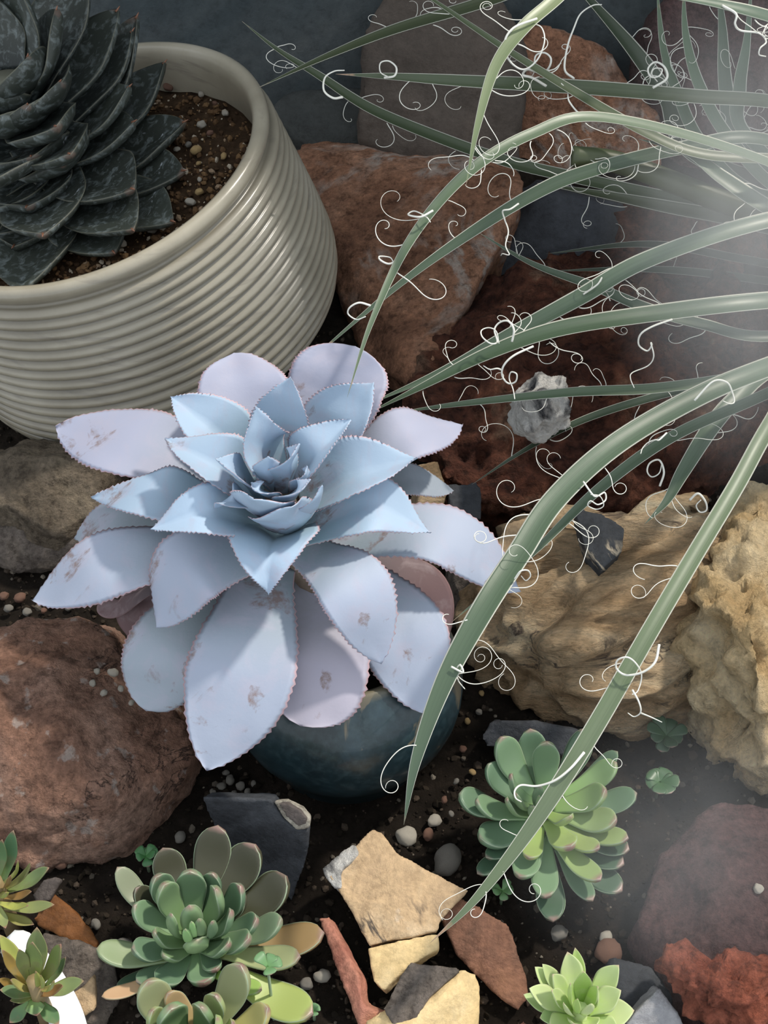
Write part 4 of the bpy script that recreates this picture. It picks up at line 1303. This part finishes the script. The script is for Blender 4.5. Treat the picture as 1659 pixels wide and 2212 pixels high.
shard('slate_chip', 'flat grey slate strip behind the loose green rosette',
      [(1040, 1590, .018), (1060, 1556, .022), (1160, 1560, .024), (1250, 1575, .024), (1280, 1600, .020), (1230, 1640, .014), (1110, 1620, .012), (1050, 1615, .012)], 'slate', thick=0.014, voxel=0.002, seed=24)
# tan flake in the middle foreground
t = thing('stone_flake', atz(850, 1990, 0.0), 'large flat tan flake with a white chipped corner in the middle foreground', 'rock')
shard('upper_slab', '', [(706, 1886, .030), (752, 1842, .032), (806, 1789, .036), (826, 1796, .036), (860, 1842, .034), (930, 1880, .032), (1010, 1925, .030), (952, 1990, .028), (948, 2010, .027), (880, 2024, .025),
       (797, 2044, .021), (770, 1990, .024), (735, 1930, .027)], 'tan_flake', thick=0.011, voxel=0.0012, amp=0.0009, seed=25, parent=t)
shard('lower_slab', '', [(797, 2049, .0198), (880, 2029, .0238), (948, 2014, .0258), (948, 2048, .0245), (880, 2090, .021), (828, 2140, .017), (808, 2120, .017)],
      'yellow_flake', thick=0.010, voxel=0.0012, amp=0.0009, seed=55, parent=t)
o = shard('white_chip', '', [(697, 1876, .0302), (745, 1837, .0325), (765, 1826, .0335), (772, 1842, .0335), (735, 1880, .0315), (738, 1920, .0285), (722, 1918, .0275), (705, 1896, .0285)],
      'quartz', thick=0.009, voxel=0.0010, amp=0.0012, seed=56, parent=t)
o['label'] = 'white chipped corner'
shard('stone_flake', 'rust-brown leaf-shaped flake under the yucca blade tip',
      [(958, 1928, .024), (1000, 1940, .024), (1100, 2000, .020), (1120, 2060, .016), (1142, 2110, .012), (1140, 2150, .010), (1120, 2182, .008), (1050, 2130, .010), (985, 2060, .016), (948, 1975, .022)],
      'brown_flake', thick=0.008, voxel=0.0015, amp=0.0012, seed=26)
shard('stone_flake', 'dark brown-grey strip added for the yucca blade shadow on the yellow split stone',
      [(828, 2180, .026), (862, 2110, .030), (885, 2076, .032), (960, 2085, .032), (1000, 2092, .031), (930, 2150, .030), (900, 2200, .026), (850, 2222, .022)], 'grey_tan', thick=0.006, voxel=0.0013, amp=0.0008, seed=27)  # dark thin piece shaped like the shadow cast by the yucca blade
rock('stone', 'yellow split stone with a pale ridge at the bottom edge',
     [(790, 2205, .018), (860, 2190, .022), (1000, 2090, .026), (1030, 2105, .024), (1040, 2150, .020), (1032, 2250, .010), (780, 2270, .008), (960, 2150, .030), (880, 2240, .024)],
     'yellow_flake', mode='z', back=0.0, sink=0.006, voxel=0.0016, amp=0.0012, freq=40, seed=28, flat_back=0.9)
shard('stone_flake', 'narrow red and orange stone sliver beside the tan flake',
      [(690, 1985, .020), (706, 1980, .020), (745, 2060, .020), (775, 2110, .020), (782, 2170, .018), (815, 2185, .016), (850, 2180, .014), (800, 2225, .010), (780, 2240, .010), (745, 2140, .014), (715, 2060, .016)],
      'red_flake', thick=0.010, voxel=0.0014, amp=0.0009, seed=29)
shard('stone_flake', 'glossy orange-brown flat stone behind the olive rosettes',
      [(70, 1985, .016), (110, 1930, .018), (170, 1975, .016), (215, 2040, .012), (200, 2055, .010), (140, 2030, .010), (80, 2000, .012)], 'orange_flake', thick=0.008, voxel=0.0015, seed=30)
shard('stone_flake', 'thin grey-mauve flake tucked behind the dark olive rosette',
      [(70, 1935, .024), (95, 1900, .028), (120, 1893, .030), (132, 1900, .030), (105, 1945, .024), (80, 1960, .020)], 'slate_core', thick=0.005, voxel=0.0012, amp=0.0005, seed=31)
shard('stone_flake', 'smooth tan pointed flake next to the white plant label',
      [(132, 2160, .018), (180, 2130, .022), (204, 2103, .024), (207, 2180, .016), (160, 2212, .010), (145, 2206, .012)], 'tan_flake', thick=0.008, voxel=0.0014, amp=0.0006, seed=32)
rock('stone', 'grey-brown stone behind the smooth tan pointed flake',
     [(90, 2010, .010), (180, 2040, .012), (225, 2060, .010), (240, 2150, .006), (210, 2210, .004), (120, 2200, .004)], 'grey_tan', mode='z', back=0.0, sink=0.01, voxel=0.0022, amp=0.003, seed=33)
shard('slate_chip', 'pale grey pointed stone chip beside the yellow-green rosette',
      [(1352, 2215, .026), (1390, 2170, .032), (1425, 2135, .034), (1448, 2165, .031), (1468, 2190, .029), (1490, 2250, .022), (1360, 2260, .018)], 'grey_stone', thick=0.016, voxel=0.0015, amp=0.0008, seed=34)
rock('stone', 'dark grey stone between the yellow-green rosette and the plum boulder',
     [(1320, 2070, .012), (1400, 2090, .014), (1450, 2150, .014), (1440, 2200, .012), (1350, 2170, .010)], 'slate', mode='z', back=0.0, sink=0.01, voxel=0.002, amp=0.003, seed=35)
rock('stone', 'rounded cream-yellow stone cut by the bottom edge below the red stone',
     [(1525, 2215, .028), (1560, 2186, .032), (1640, 2200, .030), (1650, 2260, .022), (1530, 2270, .02)], 'yellow_flake', mode='z', back=0.0, sink=0.012, voxel=0.0018, amp=0.002, seed=36)
rock('stone', 'orange stone tip showing at the bottom edge by the yellow-green rosette',
     [(1098, 2215, .012), (1130, 2205, .014), (1160, 2214, .012), (1150, 2260, .006), (1100, 2260, .006)], 'red_flake', mode='z', back=0.0, sink=0.01, voxel=0.0015, amp=0.001, seed=37)

# white plastic plant label
def plant_label():
    P = [atz(18, 2022, .028), atz(90, 2105, .026), atz(140, 2190, .018), atz(165, 2280, .008)]
    C_ = catmull(P, 24)
    me = leaf_mesh('plant_label', P, px(74, P[1]), UP - CF * 0.3, lambda s: 1.0 if s > 0.06 else 0.5 + 8 * s, thick=0.0008, cup=0.06, nu=24, nv=6, edge_thick=0.9)
    o = link('plant_label', me, 'white_plastic')
    tag(o, 'curved white plastic plant label under the olive rosette', 'label')
plant_label()

# ================================================================ pebbles
def pebble_mesh(seed):
    bm = bmesh.new()
    bmesh.ops.create_icosphere(bm, subdivisions=3, radius=1)
    rnd = random.Random(seed)
    sx, sy, sz = 1, rnd.uniform(0.7, 0.95), rnd.uniform(0.55, 0.8)
    planes = [(Vector((rnd.gauss(0, 1), rnd.gauss(0, 1), rnd.gauss(0, 1))).normalized(), rnd.uniform(0.72, 0.9)) for _ in range(7)]
    for v in bm.verts:
        p = v.co.copy()
        for n, d in planes:
            k = p.dot(n) - d
            if k > 0:
                p -= n * k * 0.9
        p *= 1 + 0.10 * fbm(p * 1.8 + Vector((seed, 0, 0)), 4)
        v.co = Vector((p.x * sx, p.y * sy, p.z * sz))
    me = bpy.data.meshes.new('pebble')
    bm.to_mesh(me)
    bm.free()
    smooth(me)
    return me
PEB = {}
def pebble(u, v, rpx, mat, label, group=None, z=None, seed=0, plane=None):
    key = (mat, seed % 4)
    if key not in PEB:
        me = pebble_mesh(seed % 4 + hash(mat) % 3)
        me.materials.append(MATS[mat])
        PEB[key] = me
    rnd = random.Random(seed * 31 + int(u))
    if plane is None:
        p = atz(u, v, 0.004)
        g = ground(p.x, p.y) if z is None else z
        p = atz(u, v, g)
        r = px(rpx, p)
        p = p + UP * r * 0.45
    else:
        p = atp(u, v, plane[0], plane[1])
        r = px(rpx, p)
        p = p + plane[1] * r * 0.4
    o = bpy.data.objects.new('pebble', PEB[key])
    COL.objects.link(o)
    o.location = p
    o.rotation_euler = (rnd.uniform(-.4, .4), rnd.uniform(-.4, .4), rnd.uniform(0, 6.28))
    o.scale = (r, r, r)
    return tag(o, label, 'pebble', group)
for i, (u, v, r, m_, lb) in enumerate([
    (965, 1868, 40, 'pebble_grey', 'largest grey gritty pebble behind the tan flake'),
    (878, 1812, 25, 'pebble_pale', 'pale oval pebble just below the dark yucca blade tip'),
    (938, 1778, 19, 'pebble_pale', 'small pale rough pebble above the largest grey pebble'),
    (925, 1806, 16, 'pebble_brown', 'small red-brown pebble between the two pale pebbles'),
    (696, 2112, 20, 'pebble_pale', 'white sharp pebble beside the red stone sliver'),
    (663, 2128, 15, 'pebble_grey', 'grey pebble near the yellow-green leaf tip'),
    (1206, 2022, 24, 'pebble_grey', 'round grey pebble above the yellow-green rosette'),
    (1308, 2030, 18, 'pebble_pale', 'cream pebble touching the mottled pebble above the lime rosette'),
    (1312, 2064, 32, 'pebble_brown', 'mottled brown and cream pebble at the lime rosette'),
    (1638, 1922, 12, 'pebble_pale', 'tiny round cream pebble on the plum boulder'),
    (390, 1812, 16, 'pebble_grey', 'tan pebble lying in the dark soil behind the green rosette'),
    (265, 2050, 26, 'pebble_grey', 'grey lump of grit beside the green rosette\'s lower left leaf'),
    (208, 2000, 14, 'pebble_grey', 'grey pebble on the soil above the orange-brown flat stone'),
    (183, 2012, 13, 'pebble_pale', 'buff pebble at the edge of the orange-brown flat stone'),
    (132, 1868, 15, 'pebble_brown', 'mauve pebble at the foot of the pink-brown boulder'),
]):
    pebble(u, v, r, m_, lb, seed=i, z=0.048 if u == 1638 else None)
for i, (u, v, r) in enumerate([(498, 1688, 13), (520, 1700, 11), (478, 1702, 12), (505, 1716, 9), (535, 1712, 9), (460, 1712, 8), (488, 1672, 9), (548, 1695, 8)]):
    pebble(u, v, r, 'pebble_grey', 'small grey pebble heaped between the slate slab and the teal bowl', 'pebbles heaped behind the slate slab', seed=i)
for i, (u, v, r) in enumerate([(45, 1295, 14), (60, 1325, 11), (20, 1318, 12), (95, 1322, 9), (120, 1302, 10), (150, 1315, 9), (10, 1290, 11)]):
    pebble(u, v, r, 'pebble_brown' if i % 3 == 0 else 'pebble_grey', 'small pebble on the soil above the pink-brown boulder', 'pebbles above the pink-brown boulder', seed=i)
for i, (u, v, r) in enumerate([(245, 1456, 13), (200, 1478, 9), (225, 1500, 10), (262, 1490, 9), (285, 1520, 8), (210, 1452, 8)]):
    pebble(u, v, r, 'pebble_pale', 'pale pebble on the pink-brown boulder under the drooping pale leaf', 'pale pebbles under the drooping leaf', z=0.049, seed=i)
for i, (u, v, r) in enumerate([(1010, 1560, 9), (1035, 1540, 8), (1000, 1620, 9), (1020, 1670, 10), (985, 1690, 8), (960, 1730, 9), (1040, 1500, 8), (975, 1760, 8)]):
    pebble(u, v, r, ('pebble_gold', 'pebble_grey', 'pebble_brown')[i % 3], 'fine grit pebble on the soil beside the teal bowl', 'grit beside the teal bowl', seed=i)
for i, (u, v, r, m_) in enumerate([(425, 328, 13, 'pebble_gold'), (437, 272, 11, 'pebble_pale'), (408, 315, 9, 'pebble_grey'), (455, 290, 9, 'pebble_brown'), (484, 340, 9, 'pebble_gold'), (395, 372, 8, 'pebble_pale'),
                                   (432, 418, 11, 'pebble_gold'), (412, 440, 14, 'pebble_pale'), (365, 192, 12, 'pebble_brown'), (435, 206, 7, 'pebble_pale'), (488, 248, 9, 'pebble_pale'), (383, 325, 8, 'pebble_pale'),
                                   (262, 530, 14, 'pebble_pale'), (245, 545, 9, 'pebble_pale'), (330, 500, 13, 'pebble_grey'), (335, 165, 13, 'pebble_grey'), (432, 390, 7, 'pebble_pale'), (300, 495, 8, 'pebble_grey'),
                                   (430, 355, 7, 'pebble_gold'), (465, 225, 7, 'pebble_brown')]):
    nm = {'pebble_gold': 'golden', 'pebble_pale': 'pale', 'pebble_grey': 'grey', 'pebble_brown': 'brown'}[m_]
    pebble(u, v, r, m_, nm + ' grit pebble on the soil inside the cream ribbed pot', nm + ' grit in the cream pot', seed=i, plane=(SOIL_O + POT_AX * 0.002, POT_AX))

# ================================================================ seedlings
def seedling(label, u, v, z, spread, n, r, seed, colr):
    c = atz(u, v, z)
    foot = Vector((c.x, c.y, ground(c.x, c.y)))
    t = thing('seedling', foot, label, 'plant')
    rnd = random.Random(seed)
    link('stem', tube_mesh('stem', [foot - UP * 0.003, foot.lerp(c, 0.5), c], 0.0009, 0.0007, 6), 'green_leaf', t)
    for k in range(n):
        a = k * 2.4 + rnd.random() * 0.4
        R = Vector((cos(a), sin(a), 0))
        ln = px(spread, c) * rnd.uniform(0.7, 1.0)
        tip = c + R * ln + UP * (0.003 * rnd.uniform(0, 1.5))
        me = leaf_mesh('leaf', [c, c.lerp(tip, 0.55) + UP * 0.001, tip], px(r, c), UP - R * 0.2, lambda s: prof_powder(s, 0.25, 0.68, 2.4, 0.5), thick=0.0012, cup=0.02, nu=10, nv=6, belly=0.8)
        lf = link('leaf', me, 'green_leaf', t)
        lf.color = (*colr, 1)
seedling('tiny green seedling behind the grey-green rosette\'s purple leaf', 315, 1850, 0.012, 30, 7, 24, 1, (.28, .52, .33))
seedling('three-lobed clover seedling over the pink-tipped leaves', 578, 2088, 0.052, 34, 4, 30, 2, (.6, .74, .58))
seedling('small pale sprout beside the yucca blade under the loose green rosette', 1085, 1925, 0.012, 28, 6, 20, 3, (.6, .74, .55))
seedling('dim clover seedling in the shade below the cream lumpy stone', 1425, 1690, 0.012, 44, 8, 34, 4, (.22, .32, .26))
seedling('dim small weed under the tan layered stone', 1440, 1590, 0.014, 50, 8, 30, 5, (.16, .22, .2))
seedling('tiny pale sprout at the tip of the yellow-green leaf', 678, 2185, 0.006, 16, 4, 16, 6, (.6, .75, .6))

# ================================================================ added haze volumes standing in for glass reflections
def reflection_haze(name, label, u, v, d, rx, ry, rz, dens, rot=0.0):
    m = bpy.data.materials.new(name)
    m.use_nodes = True
    nt = m.node_tree
    nt.nodes.remove(nt.nodes['Principled BSDF'])
    vs = N(nt, 'ShaderNodeVolumeScatter')
    vs.inputs['Color'].default_value = (0.93, 0.95, 0.97, 1)
    tc = N(nt, 'ShaderNodeTexCoord')
    ln = N(nt, 'ShaderNodeVectorMath', operation='LENGTH')
    L(nt, tc.outputs['Object'], ln.inputs[0])
    fall = mth(nt, 'POWER', mth(nt, 'SUBTRACT', 1.0, ln.outputs['Value'], True), 1.6)
    wisp = ramp(nt, noise_n(nt, tc.outputs['Object'], 1.7, 3, 0.55, 0.4), [(0.30, (0.25,) * 3), (0.70, (1.6,) * 3)])
    L(nt, mth(nt, 'MULTIPLY', mth(nt, 'MULTIPLY', fall, wisp), dens), vs.inputs['Density'])
    vs.inputs['Anisotropy'].default_value = 0.0
    L(nt, vs.outputs[0], nt.nodes['Material Output'].inputs['Volume'])
    bm = bmesh.new()
    bmesh.ops.create_icosphere(bm, subdivisions=4, radius=1)
    me = bpy.data.meshes.new(name)
    bm.to_mesh(me)
    bm.free()
    smooth(me)
    me.materials.append(m)
    o = bpy.data.objects.new(name, me)
    COL.objects.link(o)
    o.location = atd(u, v, d)
    o.rotation_euler = (-PITCH + 0.0, 0, rot)
    o.scale = (rx, ry, rz)
    return tag(o, label, 'reflection_haze', kind='stuff')
reflection_haze('reflection_haze', 'added thin white haze imitating glass reflections over the yucca blades near the photo edge', 1640, 470, 0.70, 0.085, 0.080, 0.150, 11.0)
reflection_haze('reflection_haze', 'added faint haze imitating glass reflections over the plum boulder', 1480, 1830, 0.62, 0.090, 0.045, 0.080, 5.5)
